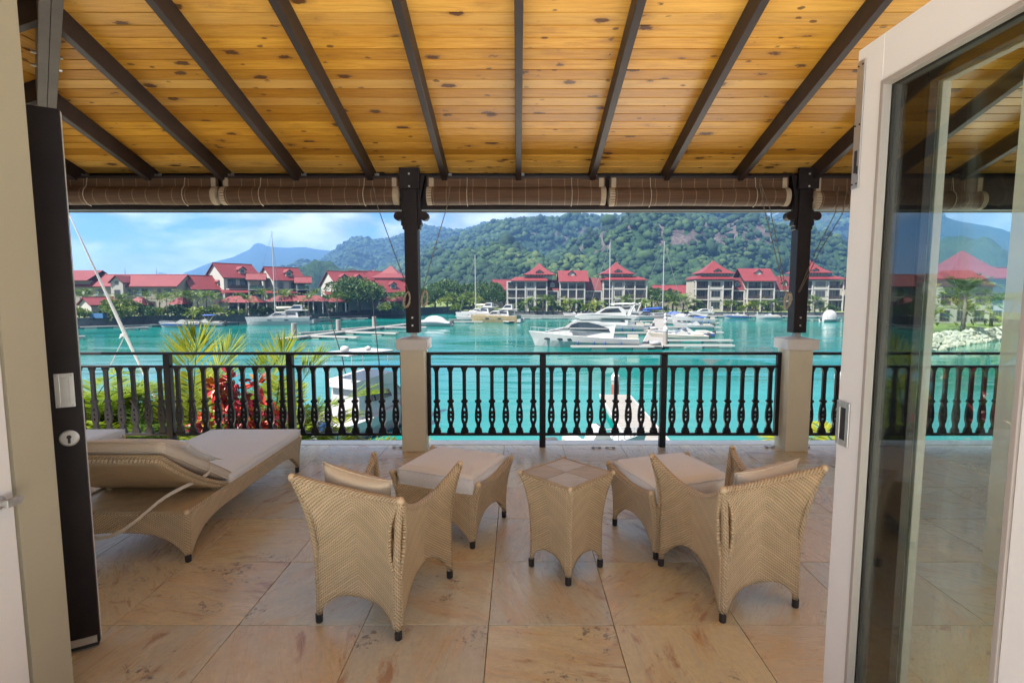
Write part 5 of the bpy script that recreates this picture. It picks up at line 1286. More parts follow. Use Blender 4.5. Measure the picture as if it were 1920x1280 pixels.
def runabout(label, L, px, py, deg, hullm='gel_white', stripe=None, top=None, cover=None, console=False, group='small open motor boats'):
    t = thing('motor_boat', label, 'motor boat', group=group); B = L * .36; f0, f1 = .75, 1.15
    hull(t, L, B, f0, f1, L * .10, hullm, deck=True)
    if stripe:
        for s in (-1, 1):
            m = MB(); pts = []
            for i in range(11):
                q = i / 10; b = B / 2 * (1 - max(0, (q - .35) / .65) ** 2.2) * .97 + .03; pts.append((L * q + L * .04 * q ** 5, s * b * .98, (f0 + (f1 - f0) * q ** 1.7) * .62))
            for a, b in zip(pts, pts[1:]): m.poly([(a[0], a[1], a[2] - .16), (b[0], b[1], b[2] - .16), (b[0], b[1], b[2] + .16), (a[0], a[1], a[2] + .16)])
            o = m.build('stripe', M[stripe], t); o.modifiers.new('s', 'SOLIDIFY').thickness = .03
    if cover:
        m = MB(); nn = 12
        def cf(u, v):
            x = L * (.02 + .93 * u); a = (v - .5) * 2; b = B / 2 * (1 - max(0, (u * .93 - .33) / .67) ** 2.2) * 1.02 + .05
            h = f0 + .25 + 1.15 * max(0, math.sin(min(1, max(0, (u - .12) / .62)) * math.pi)) ** .55 + .05 * noise.noise(Vector((u * 9, v * 6, L)))
            z = f0 - .1 + (h - f0 + .1) * (1 - abs(a) ** 2.6) + .35 * u ** 2
            return (x, a * b, z)
        m.grid(cf, 22, 14); o = m.build('canvas_cover', M[cover], t, smooth=True); o.modifiers.new('s', 'SOLIDIFY').thickness = .03
    else:
        c, w = cabin(t, 'console', [(L * .36, f0), (L * .66, f0 + .2), (L * .60, f0 + .35), (L * .50, f0 + .80), (L * .46, f0 + .80), (L * .38, f0 + .35)], B * (.20 if console else .40), 'gel_white', f0, .1, .8)
        m = MB(); m.poly([(L * .60, -B * .3, f0 + .38), (L * .60, B * .3, f0 + .38), (L * .505, B * .3, f0 + .85), (L * .505, -B * .3, f0 + .85)]); o = m.build('windscreen', M['boat_glass'], t); o.modifiers.new('s', 'SOLIDIFY').thickness = .03
        MB().box((L * .08, -B * .36, f0 + .02), (L * .28, B * .36, f0 + .32)).build('seat_bench', M['gel_cream'], t, bevel=.05)
        if top:
            m = MB(); m.grid(lambda u, v: (L * (.20 + .34 * u), (v - .5) * B * .78, f0 + 1.75 - .15 * (2 * v - 1) ** 2), 3, 4); o = m.build('bimini', M[top], t, smooth=True); o.modifiers.new('s', 'SOLIDIFY').thickness = .05
            m = MB()
            for x in (.22, .52):
                for s in (-1, 1): m.cyl((L * .36, s * B * .42, f0), (L * x, s * B * .38, f0 + 1.65), .025, n=5)
            m.build('bimini_frame', M['boat_steel'], t)
    m = MB(); m.box((-.55, -.18, .35), (-.06, .18, 1.15)); m.box((-.45, -.07, -.4), (-.2, .07, .35)); m.build('outboard', M['rubber'], t, bevel=.05)
    rail_line(t, L, B, f0, f1, .6, .97, .3, .35, 2.2, L * .10, 5)
    place(t, px, py, deg); return t
runabout('blue striped white motor boat at the left quay', 6.8, 374, 613, 195, 'gel_white', 'boat_blue', None)
runabout('white sports boat with a blue awning at the left quay', 7.2, 420, 611, 190, 'gel_white', 'boat_trim', 'cover_blue')
runabout('white boat under a draped grey canvas cover beside the middle post', 8.2, 846, 611, 178, 'gel_white', None, None, 'cover_grey')
runabout('white fishing boat with blue stripe on the pontoon past the walkway', 8.6, 1335, 632, 176, 'gel_white', 'boat_blue', None, None, True)
runabout('pale blue low boat moored just before the striped fishing boat', 8.0, 1325, 638, 174, 'gel_cream', None, None)
runabout('small grey inflatable boat at the pontoon below the masts', 4.6, 1222, 616, 170, 'hypalon', None, None)
runabout('small white boat at the far pontoon behind the yachts', 5.2, 1092, 594, 180, 'gel_white')
runabout('white cabin boat moored between the second yacht and the sailing boats', 7.5, 1165, 606, 176, 'gel_white', 'boat_trim', 'gel_white')
runabout('blue topped boat on the finger behind the striped fishing boat', 7.0, 1335, 617, 177, 'gel_white', None, 'cover_blue')
runabout('small white boat with grey cover at the far end of the central walkway', 6.5, 1300, 605, 178, 'gel_white', None, None, 'cover_grey')
runabout('blue covered boat near the second mast by the right bank', 7.0, 1285, 599, 178, 'gel_white', None, None, 'cover_blue')
runabout('white open boat on the far pontoon below the row house', 6.0, 1400, 597, 182, 'gel_white', 'boat_blue')
runabout('white launch moored at the far right pontoon behind the veranda post', 6.0, 1462, 598, 178)
runabout('white boat bow right below the railing near the side table', 3.8, 1046, 868, 12, 'gel_white', None, None, None, False)
def sailboat(label, L, px, py, deg, mast, cover='cover_blue', hullm='gel_white', flag=False):
    t = thing('sailing_boat', label, 'sailboat', group='moored sailing boats'); B = L * .30
    hull(t, L * .94, B, 1.15, 1.55, L * .08, hullm, fine=2.0, start=.30)
    c, w = cabin(t, 'coachroof', [(L * .28, 1.2), (L * .72, 1.4), (L * .66, 1.62), (L * .58, 1.85), (L * .30, 1.8)], B * .33, 'gel_white', 1.2, .1, .55)
    side_glass(c, 'cabin_window', [(L * .36, 1.48), (L * .58, 1.54), (L * .56, 1.70), (L * .37, 1.66)], w)
    mx_ = L * .56
    MB().cyl((mx_, 0, 1.5), (mx_, 0, mast), .11, .075, 8).build('mast', M['gel_white'], t)
    MB().cyl((mx_ - .2, 0, 2.6), (mx_ - L * .40, 0, 2.75), .08, .07, 6).build('boom', M['gel_white'], t)
    m = MB(); m.tube([(mx_ - .25, 0, 3.0), (mx_ - L * .1, 0, 2.98), (mx_ - L * .25, 0, 2.92), (mx_ - L * .40, 0, 2.85)], [.42, .36, .28, .12], 8); m.build('sail_cover', M[cover], t, smooth=True)
    for zf_ in (.45, .72): MB().cyl((mx_, -B * .38, mast * zf_), (mx_, B * .38, mast * zf_), .03, n=5).build('spreader', M['boat_steel'], t)
    for nm, a, b in (('forestay', (mx_, 0, mast - .3), (L * 1.0, 0, 1.6)), ('backstay', (mx_, 0, mast - .1), (.05, 0, 1.2)), ('shroud', (mx_, 0, mast * .9), (mx_ - .3, B * .46, 1.3)), ('shroud', (mx_, 0, mast * .9), (mx_ - .3, -B * .46, 1.3))):
        MB().cyl(a, b, .022 if nm != 'forestay' else .05, n=4).build(nm, M['boat_trim'], t)
    rail_line(t, L * .94, B, 1.15, 1.55, .05, .96, .55, .30, 2.0, L * .08, 9)
    m = MB(); m.grid(lambda u, v: (L * (.14 + .16 * u), (v - .5) * B * .8, 2.55 - .2 * (2 * v - 1) ** 2 - .4 * max(0, u - .6)), 4, 5); o = m.build('spray_hood', M[cover], t, smooth=True); o.modifiers.new('s', 'SOLIDIFY').thickness = .04
    if flag:
        MB().cyl((.2, .3, 1.2), (-.6, .3, 3.6), .03, n=5).build('flag_staff', M['flag_red'], t)
    place(t, px, py, deg); return t
def mast_h(py_top, py_w, Y): return at(1000, py_top, Y).z - WATER
Yb = on(1155, 603, WATER).y; sailboat('sailing boat with blue sail cover and a leaning tall mast behind the yachts', 12.5, 1196, 603, 180, mast_h(453, 0, Yb), flag=True).rotation_euler.x = R(2.2)
Yb = on(1238, 600, WATER).y; sailboat('sailing boat with blue sail cover at the end of the central walkway', 13.0, 1190, 600, 3, mast_h(452, 0, Yb))
def catamaran(label, L, px, py, deg, mast=None, side='gel_white', inner='bottom_blue', canopy=True):
    t = thing('catamaran', label, 'catamaran', group='moored catamarans'); B = L * .52
    for s in (-1, 1): hull(t, L * .95, L * .13, 1.55, 1.75, L * .04, side, y=s * B * .42, fine=3.0, start=.5)
    for s in (-1, 1): portlight(t, L * .62, s * (B * .42 + L * .064), 1.05, s, .5, .13); portlight(t, L * .36, s * (B * .42 + L * .064), 1.05, s, .5, .13)
    MB().box((L * .06, -B * .38, .85), (L * .68, B * .38, 1.60)).build('bridge_deck', M['gel_white'], t)
    for s in (-1, 1): MB().box((-.9, s * B * .42 - L * .05, .2), (.3, s * B * .42 + L * .05, .9)).build('stern_step', M['gel_white'], t)
    MB().box((-.05, -B * .36, .5), (.05, B * .36, 1.55)).build('stern_panel', M[inner], t)
    c, w = cabin(t, 'saloon', [(L * .18, 1.6), (L * .68, 1.7), (L * .62, 2.1), (L * .54, 2.75), (L * .20, 2.85)], B * .38, 'gel_white', 1.6, .08, .6)
    side_glass(c, 'saloon_window', [(L * .22, 2.1), (L * .60, 2.05), (L * .54, 2.55), (L * .23, 2.6)], w)
    m = MB(); m.poly([(L * .665, -B * .2, 1.95), (L * .665, B * .2, 1.95), (L * .555, B * .24, 2.68), (L * .555, -B * .24, 2.68)]); m.build('windscreen', M['boat_glass'], c)
    MB().box((L * .04, -B * .36, 3.05), (L * .40, B * .36, 3.15)).build('hard_top', M['gel_white'], t, bevel=.04)
    m = MB()
    for x in (.06, .38):
        for s in (-1, 1): m.cyl((L * x, s * B * .34, 1.6), (L * x, s * B * .34, 3.05), .04, n=5)
    m.build('hard_top_frame', M['boat_steel'], t)
    if canopy:
        c2, w2 = cabin(t, 'helm_station', [(L * .12, 3.15), (L * .36, 3.15), (L * .32, 3.55), (L * .26, 4.3), (L * .13, 4.3)], B * .22, 'gel_white', 3.1, .05)
        side_glass(c2, 'helm_window', [(L * .15, 3.55), (L * .31, 3.5), (L * .26, 4.1), (L * .15, 4.1)], w2)
    if mast:
        MB().cyl((L * .56, 0, 2.3), (L * .56, 0, mast), .12, .08, 8).build('mast', M['gel_white'], t)
        MB().tube([(L * .54, 0, 3.6), (L * .35, 0, 3.7), (L * .14, 0, 3.75)], [.34, .28, .14], 8).build('sail_cover', M['gel_cream'], t, smooth=True)
        for nm, a, b in (('forestay', (L * .56, 0, mast - .5), (L * .96, 0, 1.8)), ('shroud', (L * .56, 0, mast * .92), (L * .46, B * .44, 1.7)), ('shroud', (L * .56, 0, mast * .92), (L * .46, -B * .44, 1.7))):
            MB().cyl(a, b, .03, n=4).build(nm, M['boat_trim'], t)
    place(t, px, py, deg); return t
Yb = on(537, 602, WATER).y
catamaran('white sailing catamaran with dark saloon windows at the left quay', 13.5, 583, 606, 197, mast_h(443, 0, Yb))
Yb = on(918, 598, WATER).y
catamaran('tan and green hulled motor catamaran on the middle pontoon', 11.5, 973, 604, 170, None, 'hull_tan', 'hull_green')
catamaran('white catamaran with blue awning and slim mast behind the tan one', 11.5, 934, 597, 168, mast_h(475, 0, Yb), 'gel_white', 'gel_white')
t = runabout('white service boat with tall cabin at the middle pontoon', 6.5, 905, 600, 178, 'gel_white', None, 'gel_white')
# dome covered boat at the right
t = thing('covered_dinghy', 'white round covered boat beside the veranda post on the right water', 'motor boat'); hull(t, 6.2, 2.9, .8, 1.1, .4); m = MB()
m.grid(lambda u, v: (3.0 + 2.6 * math.cos(u * 2 * math.pi) * math.cos(v * math.pi / 2), 1.55 * math.sin(u * 2 * math.pi) * math.cos(v * math.pi / 2), .75 + 3.1 * math.sin(v * math.pi / 2) ** .8), 18, 8); m.build('bubble_cover', M['gel_white'], t, smooth=True, weld=True)
m = MB()
for a in range(8):
    A = a * .785; m.tube([(3.0 + 2.62 * math.cos(A) * math.cos(q * .157), 1.57 * math.sin(A) * math.cos(q * .157), .76 + 3.12 * math.sin(q * .157) ** .8) for q in range(11)], .03, 4)
m.build('cover_seams', M['boat_trim'], t); MB().box((-.4, -.2, .3), (0, .2, 1.1)).build('outboard', M['rubber'], t); t.scale = (.75,) * 3; place(t, 1540, 603, 10)
# game fishing boat right below the railing
def fisher():
    t = thing('fishing_boat', 'white game fishing boat with covered windscreen below the railing', 'fishing boat'); L, B = 11.5, 3.9
    hull(t, L * .95, B, 1.15, 2.2, .9, fine=2.2); hull(t, L * .93, B * .96, .02, .22, .4, 'bottom_blue', 'waterline_band', deck=False)
    c, w = cabin(t, 'deckhouse', [(3.2, 1.2), (9.0, 2.0), (8.2, 2.35), (7.0, 3.35), (3.4, 3.4)], B * .40, 'gel_white', 1.2, .05, .6)
    side_glass(c, 'side_window', [(3.9, 2.35), (6.6, 2.45), (6.3, 3.0), (4.0, 3.05)], w, 'boat_glass')
    m = MB(); scr = [(8.25, -1.05, 2.36), (8.25, 1.05, 2.36), (7.02, 1.3, 3.34), (7.02, -1.3, 3.34)]; m.poly(scr); o = m.build('windscreen_cover', M['cover_pale'], t); o.modifiers.new('s', 'SOLIDIFY').thickness = .04
    # lettering on the cover
    cu = bpy.data.curves.new('lt', 'FONT'); cu.body = 'Irish Rose'; cu.size = .52; cu.shear = .3; cu.align_x = 'CENTER'; cu.extrude = .004
    tmp = bpy.data.objects.new('lt', cu); C.objects.link(tmp); me = bpy.data.meshes.new_from_object(tmp.evaluated_get(bpy.context.evaluated_depsgraph_get())); bpy.data.objects.remove(tmp)
    a = Vector(scr[0]); ex = Vector((0, 1, 0)); ey = (Vector((7.02, 0, 3.34)) - Vector((8.25, 0, 2.36))).normalized(); ez = ex.cross(ey)
    Mx = Matrix(((ex.x, ey.x, ez.x, 7.68), (ex.y, ey.y, ez.y, 0), (ex.z, ey.z, ez.z, 2.80), (0, 0, 0, 1)))
    off = Matrix.Translation(ez * .045)
    me.transform(off @ Mx); me.materials.clear(); me.materials.append(M['boat_blue']); link('lettering', me, t)
    m = MB(); m.lathe([(.10, 0), (.10, .006)], 10, off @ Mx @ Matrix.Translation((-.15, .48, 0))); m.build('emblem', M['boat_blue'], t)
    f, w2 = cabin(t, 'flybridge', [(3.0, 3.42), (6.6, 3.42), (6.9, 4.2), (6.3, 4.25), (3.2, 3.95)], B * .36, 'gel_white', 3.4, -.03)
    MB().box((2.5, -1.5, 5.75), (6.6, 1.5, 5.87)).build('hard_top', M['gel_white'], t, bevel=.05)
    m = MB()
    for x in (2.9, 6.2):
        for s in (-1, 1): m.cyl((x, s * 1.25, 3.9), (x, s * 1.35, 5.75), .035, n=6)
    m.build('hard_top_frame', M['boat_steel'], t)
    m = MB(); m.lathe([(.08, 0), (.30, .04), (.32, .22), (.22, .36), (.05, .40)], 12, None, (3.7, .3, 5.9)); m.build('radar_dome', M['gel_white'], t, smooth=True)
    MB().lathe([(.08, 0), (.22, .04), (.22, .2), (.05, .3)], 12, None, (5.2, -.4, 5.9)).build('radar_dome', M['gel_white'], t, smooth=True)
    for s, x in ((1, 5.2), (-1, 5.2)): MB().tube([(x, s * 1.6, 2.0), (x - .4, s * 1.9, 5.2), (x - 1.6, s * 2.6, 10.5)], [.05, .045, .015], 6).build('outrigger', M['rubber'], t)
    MB().box((.3, -B * .42, 1.0), (3.1, B * .42, 1.22)).build('cockpit_deck', M['gel_cream'], t); MB().box((.05, -B * .45, 1.2), (.4, B * .45, 1.75)).build('transom', M['boat_blue'], t)
    MB().box((1.2, -.5, 1.2), (1.9, .5, 1.95)).build('fighting_chair', M['gel_white'], t, bevel=.06)
    rail_line(t, L * .95, B, 1.15, 2.2, .6, .99, .65, .35, 2.2, .9, 6); m = MB(); m.box((L * .95, -.25, 2.2), (L * 1.03 + .4, .25, 2.3)); m.build('bow_pulpit', M['gel_white'], t)
    place(t, 572, 838, 58); t.scale = (.74,) * 3; return t
plain('cover_pale', (.22, .26, .34), .8, .05, 2)
fisher()
# pontoons, walkways and piles
plain('pontoon_deck', (.15, .14, .13), .8, .12, 1.5, .2, 6); plain('pontoon_edge', (.28, .27, .26), .7, .08, 1); plain('pile_paint', (.20, .18, .165), .8, .12, 1.5); plain('pile_red', (.20, .06, .045), .8, .1)
def pontoon(label, a, b, w=1.2, floats=True, group='floating pontoon fingers', boards=False):
    a, b = Vector(a), Vector(b); a.z = b.z = WATER; d = b - a; L = d.length
    t = thing('pontoon', label, 'pontoon', a, math.atan2(d.y, d.x), group)
    MB().box((0, -w / 2, .38), (L, w / 2, .47)).build('deck', M['pontoon_deck'], t)
    MB().box((0, -w / 2 - .09, .30), (L, -w / 2 - .002, .50)).build('edge_beam', M['pontoon_edge'], t); MB().box((0, w / 2 + .002, .30), (L, w / 2 + .09, .50)).build('edge_beam', M['pontoon_edge'], t)
    k = max(2, int(L / 4.5))
    for i in range(k):
        x = L * (i + .15) / k; MB().box((x, -w / 2 + .03, -.25), (x + min(1.9, L / k * .6), w / 2 - .03, .379)).build('float', M['gel_cream'], t)
    if boards:
        nb = int(L / .55)
        me = MB().box((.012, -w / 2 + .01, .4701), (.538, w / 2 - .01, .492)).mesh('board', M['pontoon_deck'])
        for i in range(min(nb, 90)): link('deck_board', me, t, (i * .55, 0, 0))
    return t
def pile(label, p, h=2.6, r=.28, red=False, cap=True):
    t = thing('mooring_pile', label, 'pile', (p.x, p.y, WATER), 0, 'mooring piles in the marina')
    MB().cyl((0, 0, -1.5), (0, 0, h), r, n=14).build('shaft', M['pile_paint'], t, smooth=False)
    if red: MB().cyl((0, 0, .35), (0, 0, 1.05), r + .006, n=14).build('red_band', M['pile_red'], t)
    if cap: MB().lathe([(r + .03, h - .02), (r + .03, h + .28), (.03, h + .62)], 14).build('cap', M['gel_white'], t)
    return t
w = lambda x, y: on(x, y, WATER)
pontoon('central plank walkway leading away between the moored boats', w(1222, 655), w(1240, 594), 2.6, boards=True, group='walkways')
for i, (y, x1) in enumerate(((652, 1375), (642, 1372), (626, 1355), (616, 1350), (607, 1348), (600, 1345))):
    q = w(1243, y + 1); pontoon('pontoon finger %s on the veranda-post side of the central walkway' % ('nearest the rail', 'second from the rail', 'third from the rail', 'fourth from the rail', 'fifth from the rail', 'farthest from the rail')[i], q, w(x1, y + 1), .9)
    if i < 5: pile('tall white capped pile %s along the central walkway' % ('nearest the rail', 'second', 'third', 'fourth', 'fifth')[i], w(1247, y), 1.9 if i else 2.2, .30)
for i, (y, x0) in enumerate(((655, 1070), (628, 1130), (619, 1165), (611, 1170), (605, 1180))):
    pontoon('pontoon finger %s on the yacht side of the central walkway' % ('beside the big yacht', 'just behind the big yacht', 'beside the second yacht', 'behind the second yacht', 'by the sailing boats')[i], w(1225 + 2 * i, y), w(x0, y), .8)
pontoon('long low pontoon across the water behind the yachts', w(975, 598), w(1190, 598), 1.2); pontoon('far pontoon along the right bank wall', w(975, 594), w(1560, 595.5), 1.4, group='walkways')
for i, px in enumerate((1090, 1165, 1275, 1315, 1395, 1420)): pile('short pile on the far right-bank pontoon, %s from the middle post' % ('first', 'second', 'third', 'fourth', 'fifth', 'sixth')[i], w(px, 597), 1.9, .2, cap=False)
main_w = [w(522, 641), w(640, 625), w(762, 611)]
pontoon('long white pontoon walkway slanting towards the middle post', main_w[0], main_w[2], 1.6, group='walkways')
for i, (x, y, x1, y1) in enumerate(((575, 634, 672, 637), (640, 626, 745, 629), (560, 629, 655, 622), (640, 621, 720, 615), (700, 617, 800, 617), (752, 611, 850, 611), (830, 606, 905, 606))):
    pontoon('pontoon finger %s of the slanting walkway' % ('at the start', 'on the rail side', 'on the quay side', 'on the far quay side', 'near the middle post', 'behind the middle post', 'past the middle post')[i], w(x, y), w(x1, y1), .9)
for i, (x, y) in enumerate(((552, 634), (635, 624), (702, 616))): pile('thick grey pile %s on the slanting walkway' % ('nearest the loungers', 'in the middle', 'nearest the middle post')[i], w(x, y), 2.4, .42, cap=False)
pontoon('thin pontoon along the left quay wall', w(150, 617), w(440, 607), 1.2, group='walkways'); pontoon('pontoon under the catamaran on the left quay', w(440, 607), w(620, 601), 1.2, group='walkways'); pontoon('short white pontoon beside the leaning pole', w(235, 619), w(280, 617), 1.3)
pontoon('pontoon end next to the dark door', w(120, 637), w(160, 635), 1.2); pontoon('pontoon along the quay behind the slanting walkway', w(600, 598), w(690, 594), 1.0); pontoon('short pontoon finger at the foot of the quay wall', w(640, 600), w(690, 599), .8)
pontoon('pontoon with white floats in front of the tan catamaran', w(880, 598), w(960, 606), 1.6, group='walkways'); pontoon('pontoon from the service boat to the tan catamaran', w(842, 602), w(935, 600), 1.1, group='walkways')
near = pontoon('plank pontoon right below the railing with a white capped pile', w(1215, 845), w(1152, 752), 1.9, boards=True, group='walkways')
pile('white capped pile with a red band at the end of the near pontoon', w(1153, 748), 1.35, .27, True)
pile('white capped pile seen between railing and white door', w(1572, 745), 1.35, .30, True)
# leaning pole with a fork beyond the palms
pl0, pl1 = at(262, 685, 14.0), at(128, 398, 12.2)
t = thing('outrigger_pole', 'white tapering pole leaning beyond the palms near the dark door', 'pole'); d = (pl1 - pl0)
ft = pl0 - d * ((pl0.z + 4.2) / d.z)
MB().tube([ft, pl0 + d * .02, pl0 + d * .235, pl0 + d * .55, pl1], [.028, .028, .045, .028, .013], 8).build('shaft', M['gel_white'], t, smooth=True)
q = pl0 + d * .23; MB().tube([q, q + Vector((-.10, 0, -.02)), q + Vector((-.18, .02, -.10))], [.06, .035, .01], 6).build('fork', M['gel_white'], t)
MB().tube([q, q + Vector((-.75, .4, -.85))], .012, 4).build('line', M['boat_trim'], t)
# ---------------------------------------------------------------- vegetation
def quads(name, items, mat, extra=None):
    """items: (pos, dir, side, length, width, tone) -> pointed leaf faces; extra = (verts, faces) joined in"""
    V, Fc, T = [], [], []
    for p, d, s, l, w_, tn in items:
        b = len(V); m_ = p + d * l * .5
        V += [p, m_ + s * w_ * .5, p + d * l, m_ - s * w_ * .5]; Fc.append((b, b + 1, b + 2, b + 3)); T += [tn] * 4
    me = bpy.data.meshes.new(name); me.from_pydata([tuple(v) for v in V], [], Fc); a = me.attributes.new('tone', 'FLOAT', 'POINT'); a.data.foreach_set('value', T)
    me.materials.append(mat); me.update(); return me
def rv(rg): 
    while True:
        v = Vector((rg.uniform(-1, 1), rg.uniform(-1, 1), rg.uniform(-1, 1)))
        if .1 < v.length < 1: return v.normalized()
def tree_crown(seed, rx, rz, n, leaf, mat, clumps=14, flat=.6):
    rg = random.Random(seed); cl = []
    for _ in range(clumps):
        d = rv(rg); d.z = abs(d.z) * 1.0 - .25; r = rg.uniform(.45, .95)
        cl.append((Vector((d.x * rx * r, d.y * rx * r, d.z * rz * r)), rg.uniform(.30, .48) * rx, rg.uniform(-.18, .18)))
    it = []
    for i in range(n):
        c, cr_, ct = cl[rg.randrange(clumps)]; d = rv(rg)
        if d.z < -.3 and rg.random() < .6: d.z = -d.z
        p = c + Vector((d.x, d.y, d.z * flat)) * cr_ * rg.uniform(.72, 1.05)
        ld = (d + rv(rg) * .9).normalized(); s = ld.cross(rv(rg)).normalized()
        it.append((p, ld, s, leaf * rg.uniform(.7, 1.3), leaf * rg.uniform(.5, .8), .5 + ct + rg.uniform(-.22, .22)))
    return quads('crown', it, mat), cl
def tree_trunk(h, r, cl, base):
    m = MB(); m.tube([(0, 0, -.3), (.1, .05, h * .4), (0, 0, h * .8), (0, .1, h)], [r * 1.3, r, r * .7, r * .35], 7)
    for c, cr_, _ in cl[:6]: m.tube([(0, 0, h * .55), tuple(Vector((0, 0, h * .8)).lerp(c + Vector((0, 0, base)), .5)), tuple(c + Vector((0, 0, base)))], [r * .45, r * .3, r * .1], 5)
    return m.mesh('trunk', M['bark'], True)
TREES = []
for i, (rx, rz, n, lf, mt, h) in enumerate(((5.5, 3.2, 3000, .62, 'tree_leaf', 5.0), (4.2, 3.2, 2400, .55, 'tree_leaf', 4.2), (3.0, 2.4, 1900, .45, 'bright_leaf', 2.6), (1.8, 1.5, 1100, .34, 'bright_leaf', 1.0), (1.7, 1.4, 1100, .32, 'tree_leaf', .9), (7.5, 3.0, 4200, .62, 'tree_leaf', 6.0))):
    me, cl = tree_crown(40 + i, rx, rz, n, lf, M[mt], 16 if rx > 3 else 9); TREES.append((me, tree_trunk(h, rx * .06, cl, h), h))
def tree(k, px, py, Y, label, cat='tree', sc=1.0, zb=None, group=None, rz=0, name=None):
    me, tr, h = TREES[k]; p = at(px, py, Y); z = zb if zb is not None else (LZ if px < 800 else RZ)
    t = thing(name or ('broad_tree' if cat == 'tree' else 'garden_shrub'), label, cat, (p.x, Y, z), rz, group); t.scale = (sc,) * 3
    link('trunk', tr, t); link('crown', me, t, (0, 0, h)); return t
def frond(m, T, rg, L, az, el, droop, nl, lw, base=Vector((0, 0, 0)), ll=.34, tone=.5, items=None, twist=0, vee=.35):
    """arching palm frond: a thin rachis with leaflets both sides"""
    az_ = Vector((math.cos(az), math.sin(az), 0)); pts = []; p = base.copy(); n = 14; e = el
    for i in range(n + 1):
        pts.append(p.copy()); d = az_ * math.cos(e) + Vector((0, 0, math.sin(e))); p = p + d * (L / n); e -= droop / n * (.35 + 1.3 * i / n)
    sd0 = Vector((-math.sin(az), math.cos(az), 0))
    for i in range(nl):
        f = .12 + .88 * (i + .5) / nl; q = f * n; k = min(n - 1, int(q)); a = pts[k].lerp(pts[k + 1], q - k); d = (pts[k + 1] - pts[k]).normalized(); up = sd0.cross(d).normalized() * -1
        if up.z < 0: up = -up
        prof = (math.sin(min(1, f * 1.15 + .12) * math.pi) ** .6) if f < .8 else max(.25, 1 - (f - .8) * 1.9)
        for s in (-1, 1):
            sd = sd0 * s
            ld = (sd * (1.1 - .38 * f - .62 * max(0, (f - .72) / .28)) + d * (.42 + .42 * f) + up * vee + rv(rg) * .10 - Vector((0, 0, .18))).normalized()
            items.append((a, ld, (d - ld * d.dot(ld)).normalized(), L * ll * prof * rg.uniform(.9, 1.1), lw * rg.uniform(.8, 1.2), tone + rg.uniform(-.18, .18) + .1 * f))
    return pts
def far_palm(seed, h, L, nf, mat='palm_leaf', tone=.5):
    rg = random.Random(seed); it = []; R_ = []
    for i in range(nf):
        az = i * 2.39996 + rg.uniform(-.3, .3); el = R(rg.uniform(8, 72)); R_.append(frond(None, None, rg, L * rg.uniform(.85, 1.1), az, el, R(rg.uniform(60, 115)), 15, .13, Vector((0, 0, 0)), .30, tone + rg.uniform(-.15, .2), it))
    me = quads('crown', it, M[mat])
    m = MB(); m.tube([(0, 0, -.3), (.12, .05, h * .5), (.05, 0, h)], [.20, .14, .11], 7)
    return me, m.mesh('trunk', M['bark'], True), h
PALMS = [far_palm(3, 2.2, 2.6, 15), far_palm(4, 3.4, 2.8, 16), far_palm(5, 1.2, 2.5, 14, 'bright_leaf', .6), far_palm(6, 4.6, 2.7, 15), far_palm(7, .5, 2.2, 16, 'bright_leaf', .45)]
def palm(k, px, Y, label, group, sc=1.0, zb=None, rz=0):
    me, tr, h = PALMS[k]; x = at(px, 570, Y).x; z = zb if zb is not None else (LZ if px < 800 else RZ)
    t = thing('coconut_palm', label, 'palm', (x, Y, z), rz, group); t.scale = (sc,) * 3
    link('trunk', tr, t); link('crown', me, t, (0, 0, h)); return t
rg = random.Random(77)
ORD = ['first', 'second', 'third', 'fourth', 'fifth', 'sixth', 'seventh', 'eighth', 'ninth', 'tenth', 'eleventh', 'twelfth', 'thirteenth', 'fourteenth', 'fifteenth', 'sixteenth', 'seventeenth', 'eighteenth', 'nineteenth', 'twentieth']
ORD += ['twenty-' + o for o in ORD[:9]] + ['thirtieth'] + ['thirty-' + o for o in ORD[:9]]
def number(group, fmt):
    L_ = sorted((o for o in C.objects if o.get('group') == group), key=lambda o: (o.location.x / o.location.y))
    for i, o in enumerate(L_): o['label'] = fmt % ORD[i]
# left bank palms and shrubs along the quay
gl = 'palms along the left quay'
for i, (px, Y, k, s) in enumerate(((152, 117, 1, 1.2), (166, 119, 3, 1.0), (228, 114, 1, 1.0), (205, 121, 1, .9), (275, 118, 3, .9), (300, 120, 1, 1.0), (313, 114, 3, .85), (335, 122, 1, 1.1), (352, 119, 1, 1.15), (372, 121, 1, 1.1), (388, 123, 3, .9), (402, 120, 1, 1.05), (461, 119, 1, 1.0), (492, 125, 3, 1.0), (528, 127, 3, .95), (538, 132, 1, 1.2), (579, 128, 1, 1.0), (592, 136, 3, 1.0), (632, 138, 1, 1.0), (741, 147, 1, 1.0), (752, 150, 3, .9))):
    palm(k, px, Y, 'small palm on the left quay among the red roofed shelters', gl, s, LZ, rg.uniform(0, 6))
for i, (px, Y, k, s) in enumerate(((360, 116, 4, 1.1), (366, 115, 4, .8), (412, 117.5, 4, 1.25), (222, 110, 4, 1.0))): palm(k, px, Y, 'round yellow-green weeping palm clump on the left quay edge', 'yellow weeping palms on the left quay', s, LZ, rg.uniform(0, 6))
gs = 'shrubs along the left quay'
